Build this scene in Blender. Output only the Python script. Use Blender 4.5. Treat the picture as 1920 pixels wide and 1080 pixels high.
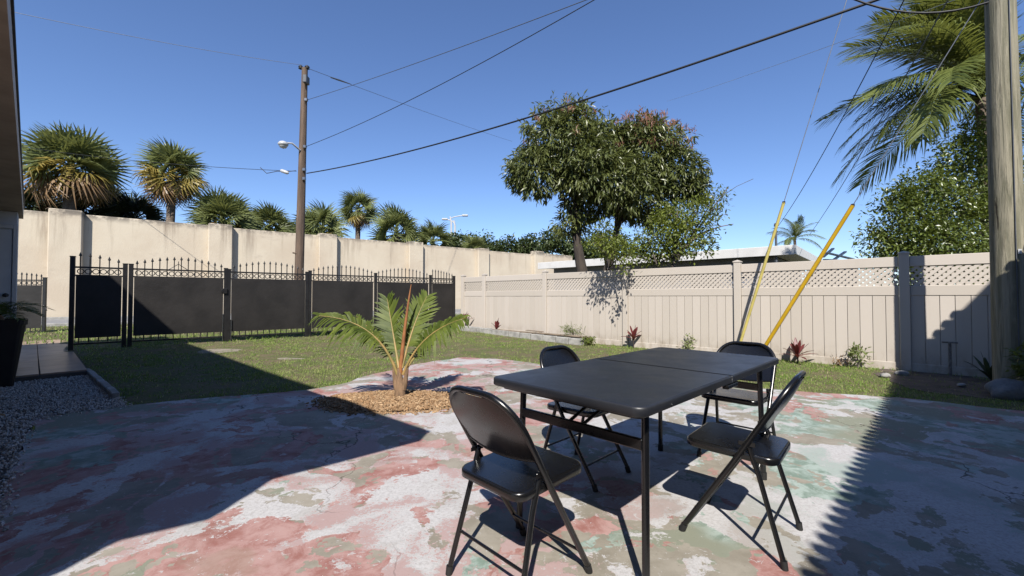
import bpy, bmesh, math, random
import numpy as np
from mathutils import Vector, Matrix
for o in list(bpy.data.objects): bpy.data.objects.remove(o)
S = bpy.context.scene
COL = S.collection
R = math.radians
rng = np.random.default_rng(7)
random.seed(7)

# ------------------------------------------------------------------ camera, sky, sun, exposure
F, HC, PITCH = 780.0, 1.16, math.atan(17/780)
cd = bpy.data.cameras.new('camera'); cam = bpy.data.objects.new('camera', cd); COL.objects.link(cam)
cam.location = (0, 0, HC); cam.rotation_euler = (R(90)+PITCH, 0, 0)
cd.sensor_width = 36; cd.lens = 36*F/1920; cd.clip_start = .02; cd.clip_end = 3000
S.camera = cam
SUN_EL, SUN_AZ = R(43.5), R(5)          # travel azimuth (to the right of straight ahead)
w = bpy.data.worlds.new('World'); S.world = w; w.use_nodes = True
nt = w.node_tree; bg = nt.nodes['Background']
sky = nt.nodes.new('ShaderNodeTexSky'); sky.sky_type = 'NISHITA'; sky.sun_disc = False
sky.sun_elevation = SUN_EL; sky.sun_rotation = R(185); sky.air_density = 1.0; sky.dust_density = 0; sky.ozone_density = 4.0
hs = nt.nodes.new('ShaderNodeMix'); hs.data_type = 'RGBA'; hs.blend_type = 'MULTIPLY'; hs.inputs[0].default_value = 1; hs.inputs[7].default_value = (1.06, 1.125, 1.34, 1)
nt.links.new(sky.outputs[0], hs.inputs[6])   # a clear, deep blue day
nt.links.new(hs.outputs[2], bg.inputs[0]); bg.inputs[1].default_value = .0655
sl = bpy.data.lights.new('sun', 'SUN'); sl.energy = 5.0; sl.angle = R(.5); sl.color = (1, .95, .88)
so = bpy.data.objects.new('sun', sl); COL.objects.link(so)
SD = Vector((math.cos(SUN_EL)*math.sin(SUN_AZ), math.cos(SUN_EL)*math.cos(SUN_AZ), -math.sin(SUN_EL)))
so.rotation_euler = SD.to_track_quat('-Z', 'Y').to_euler(); so.location = (-2, -8, 14)
S.view_settings.view_transform = 'Standard'; S.view_settings.look = 'None'
S.view_settings.exposure = .90; S.view_settings.gamma = 1

# ------------------------------------------------------------------ measuring helpers: a direction seen from the tripod -> a place on the site
_f = Vector((0, math.cos(PITCH), math.sin(PITCH))); _u = Vector((0, -math.sin(PITCH), math.cos(PITCH)))
def ray(x, y): return Vector(((x-960)/F, 0, 0)) + _f + _u*((540-y)/F)
def at(x, y, Y):
    d = ray(x, y); return Vector((0, 0, HC)) + d*(Y/d.y)
def gp(x, y, z=0.0):
    d = ray(x, y); return Vector((0, 0, HC)) + d*((z-HC)/d.z)
def gp2(pts): return [tuple(gp(*p)[:2]) for p in pts]
def sm(a, b, x):
    t = np.clip((x-a)/(b-a), 0, 1); return t*t*(3-2*t)
def gz(x, y): return -.03 + .13*sm(6.5, 12.5, -.6*np.asarray(x)+.8*np.asarray(y))
def inpoly(px, py, poly):
    px = np.asarray(px); py = np.asarray(py); c = np.zeros(px.shape, bool); n = len(poly)
    for i in range(n):
        x1, y1 = poly[i]; x2, y2 = poly[(i+1) % n]
        if y1 == y2: continue
        c ^= ((y1 > py) != (y2 > py)) & (px < (x2-x1)*(py-y1)/(y2-y1)+x1)
    return c
_gr = rng.random((64, 64))
def vnoise(x, y):
    x = np.asarray(x, float); y = np.asarray(y, float); xi = np.floor(x).astype(int); yi = np.floor(y).astype(int)
    fx = x-xi; fy = y-yi; fx = fx*fx*(3-2*fx); fy = fy*fy*(3-2*fy); g = lambda a, b: _gr[a % 64, b % 64]
    return (g(xi, yi)*(1-fx)+g(xi+1, yi)*fx)*(1-fy)+(g(xi, yi+1)*(1-fx)+g(xi+1, yi+1)*fx)*fy
def fbm(x, y): return .55*vnoise(x, y)+.3*vnoise(2.1*x+5, 2.1*y+9)+.15*vnoise(4.3*x+1, 4.3*y+3)

# ------------------------------------------------------------------ materials
ALB = .575        # scales all colours below their real reflectance, deepening the shade at the raised exposure
class NT:
    def __init__(s, name):
        s.m = bpy.data.materials.new(name); s.m.use_nodes = True; s.t = s.m.node_tree
        s.b = s.t.nodes['Principled BSDF']; s.pos = None
    def n(s, typ, **kw):
        nd = s.t.nodes.new(typ)
        for k, v in kw.items(): setattr(nd, k, v)
        return nd
    def l(s, a, b): s.t.links.new(a, b)
    def P(s, obj=False):
        if obj: return s.n('ShaderNodeTexCoord').outputs['Object']
        if s.pos is None: s.pos = s.n('ShaderNodeNewGeometry').outputs['Position']
        return s.pos
    def noise(s, scale, detail=6, rough=.55, dist=0, vec=None, sc3=None, off=None):
        v = vec or s.P()
        if sc3 or off:
            mp = s.n('ShaderNodeMapping'); s.l(v, mp.inputs[0]); v = mp.outputs[0]
            if sc3: mp.inputs['Scale'].default_value = sc3
            if off: mp.inputs['Location'].default_value = off
        nd = s.n('ShaderNodeTexNoise'); nd.inputs['Scale'].default_value = scale; nd.inputs['Detail'].default_value = detail
        nd.inputs['Roughness'].default_value = rough; nd.inputs['Distortion'].default_value = dist
        s.l(v, nd.inputs['Vector']); return nd.outputs[0]
    def math(s, op, a, b=None, c=None):
        nd = s.n('ShaderNodeMath', operation=op)
        for i, v in enumerate((a, b, c)):
            if v is None: continue
            if isinstance(v, (int, float)): nd.inputs[i].default_value = v
            else: s.l(v, nd.inputs[i])
        return nd.outputs[0]
    def step(s, v, a, b, lo=0., hi=1.):
        nd = s.n('ShaderNodeMapRange'); nd.interpolation_type = 'SMOOTHSTEP'
        s.l(v, nd.inputs[0])
        for i, q in zip((1, 2, 3, 4), (a, b, lo, hi)): nd.inputs[i].default_value = q
        return nd.outputs[0]
    def mix(s, f, a, b, mode='MIX'):
        nd = s.n('ShaderNodeMix', data_type='RGBA', blend_type=mode)
        if isinstance(f, (int, float)): nd.inputs[0].default_value = f
        else: s.l(f, nd.inputs[0])
        for i, v in ((6, a), (7, b)):
            if isinstance(v, tuple): nd.inputs[i].default_value = (v[0]*ALB, v[1]*ALB, v[2]*ALB, 1)
            else: s.l(v, nd.inputs[i])
        return nd.outputs[2]
    def col(s, v): s.l(v, s.b.inputs['Base Color'])
    def bump(s, v, strength=.3, dist=.01):
        nd = s.n('ShaderNodeBump'); nd.inputs['Strength'].default_value = strength; nd.inputs['Distance'].default_value = dist
        s.l(v, nd.inputs['Height']); s.l(nd.outputs[0], s.b.inputs['Normal'])
    def set(s, rough=.6, metal=0, spec=None):
        s.b.inputs['Roughness'].default_value = rough; s.b.inputs['Metallic'].default_value = metal
        if spec is not None: s.b.inputs['Specular IOR Level'].default_value = spec
def mat(name, c, rough=.6, var=.2, scale=4, bump=0, bdist=.005, metal=0, sc3=None, c2=None, detail=6, spec=None, obj=False):
    s = NT(name); s.set(rough, metal, spec); v = s.P(obj) if obj else None
    nz = s.noise(scale, detail, .6, .2, vec=v, sc3=sc3)
    c2 = c2 or tuple(q*(1-var) for q in c); ca = c if var == 0 else tuple(min(1, q*(1+var*.5)) for q in c)
    s.col(s.mix(s.step(nz, .3, .7), c2, ca))
    if bump: s.bump(s.noise(scale*6, 5, .6, vec=v, sc3=sc3), bump, bdist)
    return s.m
def leafmat(name, c, c2, scale=1.5, trans=.25, rough=.45, spec=.4):
    s = NT(name); s.set(rough, 0, spec)
    oi = s.n('ShaderNodeObjectInfo').outputs['Random']
    isl = s.n('ShaderNodeNewGeometry').outputs['Random Per Island']
    f = s.math('ADD', s.math('MULTIPLY', s.step(s.noise(scale, 4), .3, .7), .4), s.math('ADD', s.math('MULTIPLY', isl, .45), s.math('MULTIPLY', oi, .15)))
    c_ = s.mix(f, c, c2); s.col(c_)
    tr = s.n('ShaderNodeBsdfTranslucent'); s.l(s.mix(.5, c_, (c2[0]*1.6, c2[1]*1.5, c2[2]), 'MIX'), tr.inputs[0])
    ms = s.n('ShaderNodeMixShader'); ms.inputs[0].default_value = trans
    s.l(s.b.outputs[0], ms.inputs[1]); s.l(tr.outputs[0], ms.inputs[2]); s.l(ms.outputs[0], s.t.nodes['Material Output'].inputs[0])
    return s.m

# peeling painted concrete
def make_patio():
    s = NT('peeling_painted_concrete'); s.set(.8, 0, .25)
    sx = s.n('ShaderNodeSeparateXYZ'); s.l(s.P(), sx.inputs[0]); X, Y = sx.outputs[0], sx.outputs[1]
    add, mul, sub = (lambda a, b: s.math('ADD', a, b)), (lambda a, b: s.math('MULTIPLY', a, b)), (lambda a, b: s.math('SUBTRACT', a, b))
    fine = s.noise(30, 6, .7); speck = s.noise(52, 5, .8); mid = s.noise(5.5, 5, .6, .6); chip = s.noise(15, 4, .6, .8)
    jit = add(mul(sub(mid, .5), .34), mul(sub(chip, .5), .16))
    wear = s.noise(1.7, 5, .6, .5, off=(21, 3, 0)); wear2 = s.noise(1.9, 5, .6, .5, off=(-4, 17, 0))
    lay = lambda sc, off, bias, dist=1.3: add(add(s.noise(sc, 4, .55, dist, off=off), jit), bias)
    # bare concrete
    c = s.mix(s.step(s.noise(3.5, 8, .7), .35, .65), (.30, .27, .215), (.42, .385, .32)); c = s.mix(s.step(speck, .6, .7, 0, .5), c, (.22, .19, .15))
    # brick-red coat on it
    rb = s.step(X, -1.0, 1.7, .045, -.085)
    rb = add(rb, mul(s.step(X, 1.9, 3.0), mul(s.step(Y, 3.6, 4.1), .13)))
    rn = lay(1.15, (-6, 7, 0), rb)
    red = s.step(rn, .500, .508)
    rc = s.mix(s.step(s.noise(6, 8, .72, .4), .34, .62), (.37, .165, .14), (.55, .35, .32)); rc = s.mix(s.step(s.noise(2.2, 5, .6, off=(4, 4, 4)), .52, .6, 0, .55), rc, (.41, .295, .235))
    c = s.mix(red, c, rc)
    # teal-green coat, more of it on the right
    gb = add(s.step(X, -.5, 2.6, -.055, .085), s.step(X, -2.2, -3.4, 0, .15))
    gn = lay(1.0, (11, 4, 0), gb, 1.6); green = s.step(gn, .560, .568)
    gc = s.mix(s.step(s.noise(9, 7, .7, .5), .40, .6), (.24, .325, .27), (.46, .55, .50)); gc = s.mix(s.step(s.noise(.8, 4, .5, off=(2, 8, 0)), .45, .55), gc, (.30, .315, .24))
    c = s.mix(green, c, gc)
    # chalky white coat over large areas, worn back to specks at its thin places
    wn = lay(1.45, (3, 1, 0), sub(s.step(X, .6, 2.2, -.005, .035), mul(mul(s.step(X, 1.6, 2.6), s.step(Y, 3.2, 3.8)), .085)), 1.2)
    thick = s.step(wn, .500, .508); thin = mul(s.step(add(wn, mul(sub(speck, .5), .42)), .50, .525), s.step(wear, .38, .5))
    white = s.math('MAXIMUM', thick, thin)
    wc = s.mix(s.step(speck, .30, .62), (.46, .44, .43), (.68, .67, .67)); wc = s.mix(s.step(s.noise(2.4, 7, .7, .5, off=(1, 5, 0)), .5, .68, 0, .5), wc, (.41, .385, .345))
    hole = mul(s.step(add(add(wear2, s.step(X, -.5, 2.0, .05, -.01)), mul(sub(speck, .5), .55)), .54, .575), .85)
    tint = s.mix(s.step(X, .2, 2.0), (.50, .335, .315), (.42, .50, .455))
    wc = s.mix(hole, wc, tint); c = s.mix(white, c, wc)
    # small flakes and grime
    c = s.mix(mul(s.step(s.noise(17, 8, .75, 1.0), .615, .628), .8), c, (.62, .61, .605))
    c = s.mix(s.step(s.noise(1.9, 8, .7, .4, off=(9, 9, 0)), .52, .8, 0, .40), c, (.22, .185, .15))
    c = s.mix(s.step(s.noise(70, 3, .6), .66, .73, 0, .5), c, (.15, .13, .11))
    # hairline cracks
    vo = s.n('ShaderNodeTexVoronoi', feature='DISTANCE_TO_EDGE'); vo.inputs['Scale'].default_value = .30
    dv = s.n('ShaderNodeVectorMath', operation='ADD'); s.l(s.P(), dv.inputs[0])
    nn = s.n('ShaderNodeTexNoise'); nn.inputs['Scale'].default_value = 1.6; nn.inputs['Detail'].default_value = 6; s.l(s.P(), nn.inputs['Vector'])
    sc = s.n('ShaderNodeVectorMath', operation='SCALE'); s.l(nn.outputs['Color'], sc.inputs[0]); sc.inputs['Scale'].default_value = 1.3
    s.l(sc.outputs[0], dv.inputs[1]); s.l(dv.outputs[0], vo.inputs['Vector'])
    crack = mul(s.step(vo.outputs['Distance'], .0008, .0028, .8, 0), s.step(s.noise(.45, 2, .5, off=(5, 5, 0)), .46, .54))
    c = s.mix(crack, c, (.08, .065, .05)); s.col(c)
    hgt = add(add(mul(fine, .3), mul(thick, .5)), add(mul(red, .25), mul(green, .3))); s.bump(sub(hgt, mul(crack, 1.5)), .4, .004); return s.m
M = {}
M['patio'] = make_patio()
def make_ground():
    s = NT('lawn_soil'); s.set(.95, 0, .1)
    n = s.noise(2.2, 8, .65); f = s.noise(30, 5, .7)
    c = s.mix(s.step(n, .38, .62), (.185, .15, .09), (.12, .145, .05)); c = s.mix(s.step(f, .45, .7, 0, .7), c, (.30, .26, .17)); s.col(c)
    s.bump(f, .7, .02); return s.m
M['ground'] = make_ground()
M['street'] = mat('pale_asphalt', (.30, .30, .31), .9, .2, 3, .3)
M['sand'] = mat('dry_sandy_soil', (.36, .31, .24), .95, .35, 9, .8, .01)
M['soil'] = mat('bare_soil', (.13, .10, .075), .95, .5, 5, .8, .02)
def grassmat():
    s = NT('lawn_grass'); s.set(.6, 0, .25)
    isl = s.n('ShaderNodeNewGeometry').outputs['Random Per Island']
    n = s.math('ADD', s.math('MULTIPLY', s.step(s.noise(.55, 6, .6, .4), .42, .64), .7), s.math('MULTIPLY', s.step(s.noise(7, 4, .6), .5, .68), .45))
    g = s.mix(isl, (.15, .285, .040), (.39, .54, .11)); d = s.mix(isl, (.44, .44, .17), (.66, .60, .32))
    dry = s.math('MAXIMUM', s.math('MULTIPLY', n, .45), s.step(isl, .88, .90))
    c = s.mix(dry, g, d); s.col(c)
    tr = s.n('ShaderNodeBsdfTranslucent'); s.l(c, tr.inputs[0]); ms = s.n('ShaderNodeMixShader'); ms.inputs[0].default_value = .3
    s.l(s.b.outputs[0], ms.inputs[1]); s.l(tr.outputs[0], ms.inputs[2]); s.l(ms.outputs[0], s.t.nodes['Material Output'].inputs[0])
    return s.m
M['grass'] = grassmat()
def randmat(name, cols, rough=.8):
    s = NT(name); s.set(rough, 0, .3); isl = s.n('ShaderNodeNewGeometry').outputs['Random Per Island']
    rp = s.n('ShaderNodeValToRGB'); s.l(isl, rp.inputs[0]); e = rp.color_ramp.elements
    for i, c in enumerate(cols):
        p = i/(len(cols)-1)
        el = e[i] if i < 2 else e.new(p)
        el.position = p; el.color = (c[0]*ALB, c[1]*ALB, c[2]*ALB, 1)
    s.col(s.mix(s.step(s.noise(40, 4), .3, .7, 0, .35), rp.outputs[0], (.1, .08, .06), 'MIX')); return s.m
M['pebble'] = randmat('white_pebbles', [(.55, .54, .52), (.85, .84, .81), (.72, .66, .58), (.95, .94, .92)])
M['mulch'] = randmat('bark_mulch', [(.24, .135, .065), (.50, .31, .16), (.34, .19, .09), (.66, .46, .27), (.42, .26, .135)], .9)
def vinyl():
    s = NT('tan_vinyl'); s.set(.5, 0, .35); sx = s.n('ShaderNodeSeparateXYZ'); s.l(s.P(), sx.inputs[0])
    oi = s.n('ShaderNodeObjectInfo').outputs['Random']
    c = s.mix(oi, (.655, .590, .510), (.72, .65, .57))
    dirt = s.math('MULTIPLY', s.step(sx.outputs[2], .45, 0, 0, 1), s.step(s.noise(6, 6, .7, sc3=(1, 1, .5)), .35, .75))
    c = s.mix(s.math('MULTIPLY', dirt, .8), c, (.36, .29, .21))
    c = s.mix(s.step(s.noise(2, 6, .7, sc3=(3, 3, .4)), .52, .8, 0, .22), c, (.5, .43, .36)); s.col(c); return s.m
M['vinyl'] = vinyl()
def stucco():
    s = NT('cream_stucco_wall'); s.set(.92, 0, .1); sx = s.n('ShaderNodeSeparateXYZ'); s.l(s.P(), sx.inputs[0]); Z = sx.outputs[2]
    c = s.mix(s.step(s.noise(.35, 5, .6), .35, .65), (.69, .585, .45), (.78, .685, .535))
    streak = s.step(s.noise(1.0, 8, .7, sc3=(1.4, 1.4, .10)), .50, .74)
    top = s.step(Z, 2.6, 5.3, .02, 1)
    c = s.mix(s.math('MULTIPLY', s.math('MULTIPLY', streak, top), .95), c, (.27, .21, .16))
    spots = s.math('MULTIPLY', s.step(s.noise(.55, 8, .75, .6, sc3=(1, 1, 1.6)), .58, .74), .38); c = s.mix(spots, c, (.38, .31, .25))
    edge = s.math('MULTIPLY', s.step(Z, 4.9, 5.3), s.step(s.noise(2.4, 8, .75), .38, .56)); c = s.mix(s.math('MULTIPLY', edge, .85), c, (.17, .15, .13))
    s.col(c); s.bump(s.noise(18, 5, .7), .35, .03); return s.m
M['stucco'] = stucco()
M['black_metal'] = mat('black_fence_metal', (.018, .017, .017), .4, .4, 8, metal=0, spec=.5)
M['sheet'] = mat('charcoal_sheet', (.030, .027, .025), .5, .35, 1.6, .35, .012, spec=.35)
def worn(name, base, dust, r0, r1, spec, scuff, sc=14, bump=0):
    s = NT(name); s.set(.4, 0, spec); v = s.P(True)
    n = s.noise(3.0, 7, .65, .4, vec=v); f = s.noise(sc*4, 6, .75, .8, vec=v); c = s.mix(s.step(n, .42, .70, 0, .7), base, dust)
    c = s.mix(s.math('MULTIPLY', s.step(f, .655, .685), scuff), c, (.16, .155, .15)); s.col(c)
    s.l(s.step(s.noise(5, 6, .7, .3, vec=v), .3, .72, r0, r1), s.b.inputs['Roughness'])
    if bump: s.bump(s.noise(160, 3, .6, vec=v), bump, .0012)
    return s.m
M['chair'] = worn('black_enamel', (.007, .007, .0078), (.010, .0097, .0095), .22, .30, .6, .2)
M['rubber'] = mat('black_rubber', (.012, .012, .012), .7, .2, 9)
M['table'] = worn('black_moulded_plastic', (.019, .021, .027), (.034, .035, .038), .36, .48, .55, .3, 18, .25)
M['bolt'] = mat('zinc_bolt', (.35, .35, .36), .35, .2, 20, metal=1)
M['oldwood'] = mat('weathered_brown_pole', (.17, .115, .08), .9, .45, 2.4, .9, .02, sc3=(5, 5, .35))
def polewood():
    s = NT('green_grey_treated_pole'); s.set(.85, 0, .2)
    n = s.noise(3.2, 8, .65, 1.2, sc3=(4, 4, .28)); g = s.noise(16, 6, .7, .6, sc3=(4, 4, .12))
    c = s.mix(s.step(n, .36, .64), (.235, .225, .155), (.42, .385, .285)); c = s.mix(s.step(g, .52, .68, 0, .65), c, (.14, .125, .08))
    ck = s.step(s.noise(5, 3, .5, 1.0, sc3=(3, 3, .09)), .655, .67, 0, .85); c = s.mix(ck, c, (.05, .04, .03)); s.col(c)
    s.bump(s.math('SUBTRACT', s.math('ADD', n, s.math('MULTIPLY', g, .6)), ck), .9, .02); return s.m
M['pole'] = polewood()
M['white'] = mat('white_paint', (.78, .78, .77), .5, .08, 3)
M['housewall'] = mat('white_house_stucco', (.72, .73, .74), .85, .08, 5, .3, .01)
M['soffit'] = mat('tan_soffit_boards', (.62, .50, .39), .8, .2, 3, .2, sc3=(1, 1, 6))
M['fascia'] = mat('cream_fascia', (.62, .55, .46), .6, .12, 3)
M['drip'] = mat('dark_drip_edge', (.03, .03, .035), .5, .2, 6)
M['shingle'] = mat('grey_shingles', (.16, .15, .15), .9, .3, 9, .6)
M['clay'] = mat('clay_tile', (.36, .17, .10), .85, .35, 4, .3)
M['greywall'] = mat('blue_grey_wall', (.25, .265, .31), .85, .12, 2)
M['darkdoor'] = mat('dark_opening_paint', (.04, .04, .045), .6, .2, 3)
M['roofwhite'] = mat('white_roof_edge', (.80, .79, .77), .6, .08, 2)
M['yellow'] = mat('yellow_guard_plastic', (.78, .48, .02), .4, .15, 4)
M['paleyellow'] = mat('faded_yellow_guard', (.74, .62, .18), .5, .15, 4)
M['wire'] = mat('black_cable', (.012, .012, .014), .6, .2, 4)
M['steelwire'] = mat('galvanised_strand', (.42, .44, .47), .45, .15, 6, metal=.6)
M['greywire'] = mat('grey_aluminium_cable', (.10, .11, .13), .55, .15, 6)
M['lampgrey'] = mat('pale_lamp_housing', (.62, .63, .64), .4, .1, 6)
M['concrete'] = mat('pale_block_concrete', (.44, .43, .40), .95, .35, 6, .7, .01)
M['plank'] = mat('old_plank_wood', (.30, .235, .17), .9, .5, 4, .5, .006, sc3=(1, 1, 8))
M['tile'] = mat('tan_floor_tile', (.50, .36, .26), .4, .3, 3, .1)
M['grout'] = mat('tile_bed', (.13, .11, .095), .9, .2, 8)
M['planter'] = mat('matte_black_planter', (.010, .010, .012), .5, .3, 5)
M['rock'] = mat('grey_rock', (.24, .235, .23), .95, .4, 5, .8, .02)
M['pipe'] = mat('rusty_dark_pipe', (.05, .04, .035), .7, .8, 25, c2=(.3, .28, .26))
M['palmtrunk'] = mat('cabbage_palm_trunk', (.27, .21, .16), .95, .4, 3, .8, .04, sc3=(1, 1, 5))
M['bark'] = mat('dark_bark', (.075, .058, .045), .95, .4, 6, .8, .02, sc3=(2, 2, .5))
M['twig'] = mat('grey_twig_bark', (.23, .19, .165), .9, .3, 8)
M['redstem'] = mat('orange_brown_frond_stalk', (.40, .165, .055), .55, .4, 9, c2=(.26, .10, .04))
M['stalk'] = mat('tan_green_frond_stalk', (.42, .27, .10), .55, .4, 9, c2=(.28, .24, .07))
M['sheath'] = mat('palm_base_fibre', (.30, .185, .105), .85, .4, 14, .7, .01, sc3=(3, 3, .6))
M['fan_green'] = leafmat('fan_green', (.12, .155, .045), (.31, .345, .13), .8)
M['fan_shade'] = leafmat('fan_shade', (.022, .034, .016), (.055, .075, .030), .8, .1)  # darkened leaf colour stands in for shade on the lower palms
M['fan_yellow'] = leafmat('fan_yellow', (.27, .21, .045), (.43, .33, .075), .8)
M['fan_brown'] = leafmat('fan_brown', (.24, .135, .055), (.40, .26, .13), .8, .15)
M['mango'] = leafmat('mango_leaf', (.065, .090, .022), (.235, .265, .080), 1.0, .25, .38, .45)
M['blossom'] = leafmat('mango_blossom', (.34, .145, .095), (.52, .28, .19), 2, .2)
M['citrus'] = leafmat('citrus_leaf', (.10, .145, .022), (.30, .35, .055), 1.4, .3)
M['hedge'] = leafmat('broad_tree_leaf', (.035, .060, .018), (.105, .14, .040), .5, .2)
M['ficus'] = leafmat('glossy_tree_leaf', (.05, .085, .016), (.25, .31, .06), 1.4, .25, .35, .5)
M['coco'] = leafmat('coconut_leaf', (.075, .11, .024), (.29, .33, .085), 1.2, .3)
M['youngpalm'] = leafmat('young_palm_leaf', (.05, .085, .014), (.20, .25, .042), 4, .28, .5, .2)
M['cordyline'] = leafmat('red_cordyline_leaf', (.085, .018, .022), (.27, .060, .060), 6, .25)
M['shrub'] = leafmat('grey_green_leaf', (.075, .10, .045), (.18, .21, .11), 3, .2)
M['seedling'] = leafmat('pale_seedling_leaf', (.16, .22, .06), (.33, .38, .14), 3, .3)
M['agave'] = leafmat('dark_sword_leaf', (.045, .065, .03), (.10, .13, .05), 3, .1)

# ------------------------------------------------------------------ mesh helpers
class MB:
    def __init__(s): s.v = []; s.f = []; s.n = 0; s.sm = []
    def add(s, v, f, smooth=False):
        v = np.asarray(v, float).reshape(-1, 3); s.v.append(v)
        s.f += [tuple(int(i)+s.n for i in q) for q in f]; s.sm += [smooth]*len(f); s.n += len(v); return s
    def box(s, c, size, rz=0, bev=0, rot=None):
        bm = bmesh.new(); bmesh.ops.create_cube(bm, size=1)
        for q in bm.verts: q.co = Vector((q.co.x*size[0], q.co.y*size[1], q.co.z*size[2]))
        if bev: bmesh.ops.bevel(bm, geom=bm.edges[:], offset=bev, segments=1, affect='EDGES')
        m = Matrix.Translation(Vector(c)) @ (rot.to_4x4() if rot else Matrix.Rotation(rz, 4, 'Z'))
        bm.verts.ensure_lookup_table(); v = [m @ q.co for q in bm.verts]
        s.add(v, [[q.index for q in f.verts] for f in bm.faces]); bm.free(); return s
    def tube(s, pts, r, n=8, cap=True, smooth=True):
        P = [Vector(p) for p in pts]; k = len(P); rr = [r]*k if isinstance(r, (int, float)) else list(r)
        T = [(P[min(i+1, k-1)]-P[max(i-1, 0)]).normalized() for i in range(k)]
        a = T[0].orthogonal().normalized(); V = []
        for i in range(k):
            a = (a - T[i]*a.dot(T[i])).normalized(); b = T[i].cross(a)
            for j in range(n):
                q = 2*math.pi*j/n; V.append(P[i]+(a*math.cos(q)+b*math.sin(q))*rr[i])
        Fc = [(i*n+j, i*n+(j+1) % n, (i+1)*n+(j+1) % n, (i+1)*n+j) for i in range(k-1) for j in range(n)]
        s.add(V, Fc, smooth)
        if cap:
            s.add(V[:n], [tuple(range(n))[::-1]]); s.add(V[-n:], [tuple(range(n))])
        return s
    def prism(s, poly, z0, z1, zf=None):
        n = len(poly); V = [(x, y, z0) for x, y in poly]+[(x, y, z1) for x, y in poly]
        s.add(V, [tuple(range(n))[::-1], tuple(range(n, 2*n))]+[(i, (i+1) % n, n+(i+1) % n, n+i) for i in range(n)]); return s
    def lathe(s, prof, c, n=12):
        V = [(c[0]+r*math.cos(2*math.pi*j/n), c[1]+r*math.sin(2*math.pi*j/n), c[2]+z) for r, z in prof for j in range(n)]
        k = len(prof); s.add(V, [(i*n+j, i*n+(j+1) % n, (i+1)*n+(j+1) % n, (i+1)*n+j) for i in range(k-1) for j in range(n)], True)
        s.add(V[-n:], [tuple(range(n))]); return s
    def arrays(s): return (np.concatenate(s.v) if s.v else np.zeros((0, 3)))
def bez(p0, p1, p2, n=8):
    p0, p1, p2 = Vector(p0), Vector(p1), Vector(p2)
    return [p0*(1-t)**2+p1*2*t*(1-t)+p2*t*t for t in (i/(n-1) for i in range(n))]
def mesh_from(name, V, Fc, smooth=None):
    me = bpy.data.meshes.new(name); me.from_pydata(np.asarray(V).tolist(), [], Fc)
    if smooth is not None and len(smooth) == len(me.polygons): me.polygons.foreach_set('use_smooth', smooth)
    me.update(); return me
OFF = {}
def finish(o, mat_, parent, off):
    o.data.materials.append(M[mat_] if isinstance(mat_, str) else mat_); COL.objects.link(o)
    if parent is not None: o.parent = parent
    OFF[o.name] = off; return o
def part(name, mb, mat_, parent, world=True):
    off = OFF.get(parent.name, Vector((0, 0, 0))) if world else Vector((0, 0, 0))
    V = mb.arrays() - np.array(off)
    o = bpy.data.objects.new(name, mesh_from(name, V, mb.f, mb.sm)); return finish(o, mat_, parent, off if world else OFF.get(parent.name, off))
def tag(o, label=None, cat=None, group=None, kind=None):
    if label: o['label'] = label
    if cat: o['category'] = cat
    if group: o['group'] = group
    if kind: o['kind'] = kind
    return o
def thing(name, label, cat, loc=(0, 0, 0), rz=0, group=None):
    o = bpy.data.objects.new(name, None); o.empty_display_size = .1; COL.objects.link(o)
    o.location = loc; o.rotation_euler = (0, 0, rz); OFF[o.name] = Vector(loc); return tag(o, label, cat, group)
def single(name, mb, mat_, label, cat, group=None, base=None):
    V = mb.arrays(); b = np.array(base) if base is not None else np.array([V[:, 0].mean(), V[:, 1].mean(), V[:, 2].min()])
    o = bpy.data.objects.new(name, mesh_from(name, V-b, mb.f, mb.sm)); o.location = b; finish(o, mat_, None, Vector(b)); return tag(o, label, cat, group)
def struct(name, mb, mat_, kind='structure', label=None):
    o = bpy.data.objects.new(name, mesh_from(name, mb.arrays(), mb.f, mb.sm)); finish(o, mat_, None, Vector((0, 0, 0))); return tag(o, label, None, None, kind)
def bigmesh(name, V, faces_n, idx, smooth=False):
    me = bpy.data.meshes.new(name); nf = len(idx)//faces_n
    me.vertices.add(len(V)); me.vertices.foreach_set('co', np.ascontiguousarray(V, dtype=np.float32).ravel())
    me.loops.add(len(idx)); me.loops.foreach_set('vertex_index', np.ascontiguousarray(idx, dtype=np.int32))
    me.polygons.add(nf); me.polygons.foreach_set('loop_start', np.arange(0, len(idx), faces_n, dtype=np.int32))
    me.polygons.foreach_set('use_smooth', np.full(nf, smooth)); me.update(calc_edges=True); return me
def scatter_mesh(name, bv, bf, pos, rot, scl, smooth=False):
    """copies of a small triangle mesh: bv (k,3), bf (m,3), pos (n,3), rot (n,3,3), scl (n,) or (n,3)"""
    bv = np.asarray(bv, float); bf = np.asarray(bf, int); n = len(pos); scl = np.asarray(scl, float)
    if scl.ndim == 1: scl = np.repeat(scl[:, None], 3, 1)
    V = np.einsum('nij,nkj->nki', rot, bv[None]*scl[:, None, :])+np.asarray(pos)[:, None, :]
    I = (bf[None]+(np.arange(n)*len(bv))[:, None, None]).reshape(-1)
    return bigmesh(name, V.reshape(-1, 3), 3, I, smooth)
def frames(fwd, roll=None):
    """rotation matrices whose +Y column is fwd"""
    f = fwd/np.linalg.norm(fwd, axis=1, keepdims=True); up = np.tile([0, 0, 1.], (len(f), 1)); up[np.abs(f[:, 2]) > .97] = [1, 0, 0]
    x = np.cross(f, up); x /= np.linalg.norm(x, axis=1, keepdims=True); z = np.cross(x, f)
    if roll is not None:
        c, s_ = np.cos(roll)[:, None], np.sin(roll)[:, None]; x, z = x*c+z*s_, z*c-x*s_
    return np.stack([x, f, z], 2)
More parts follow.
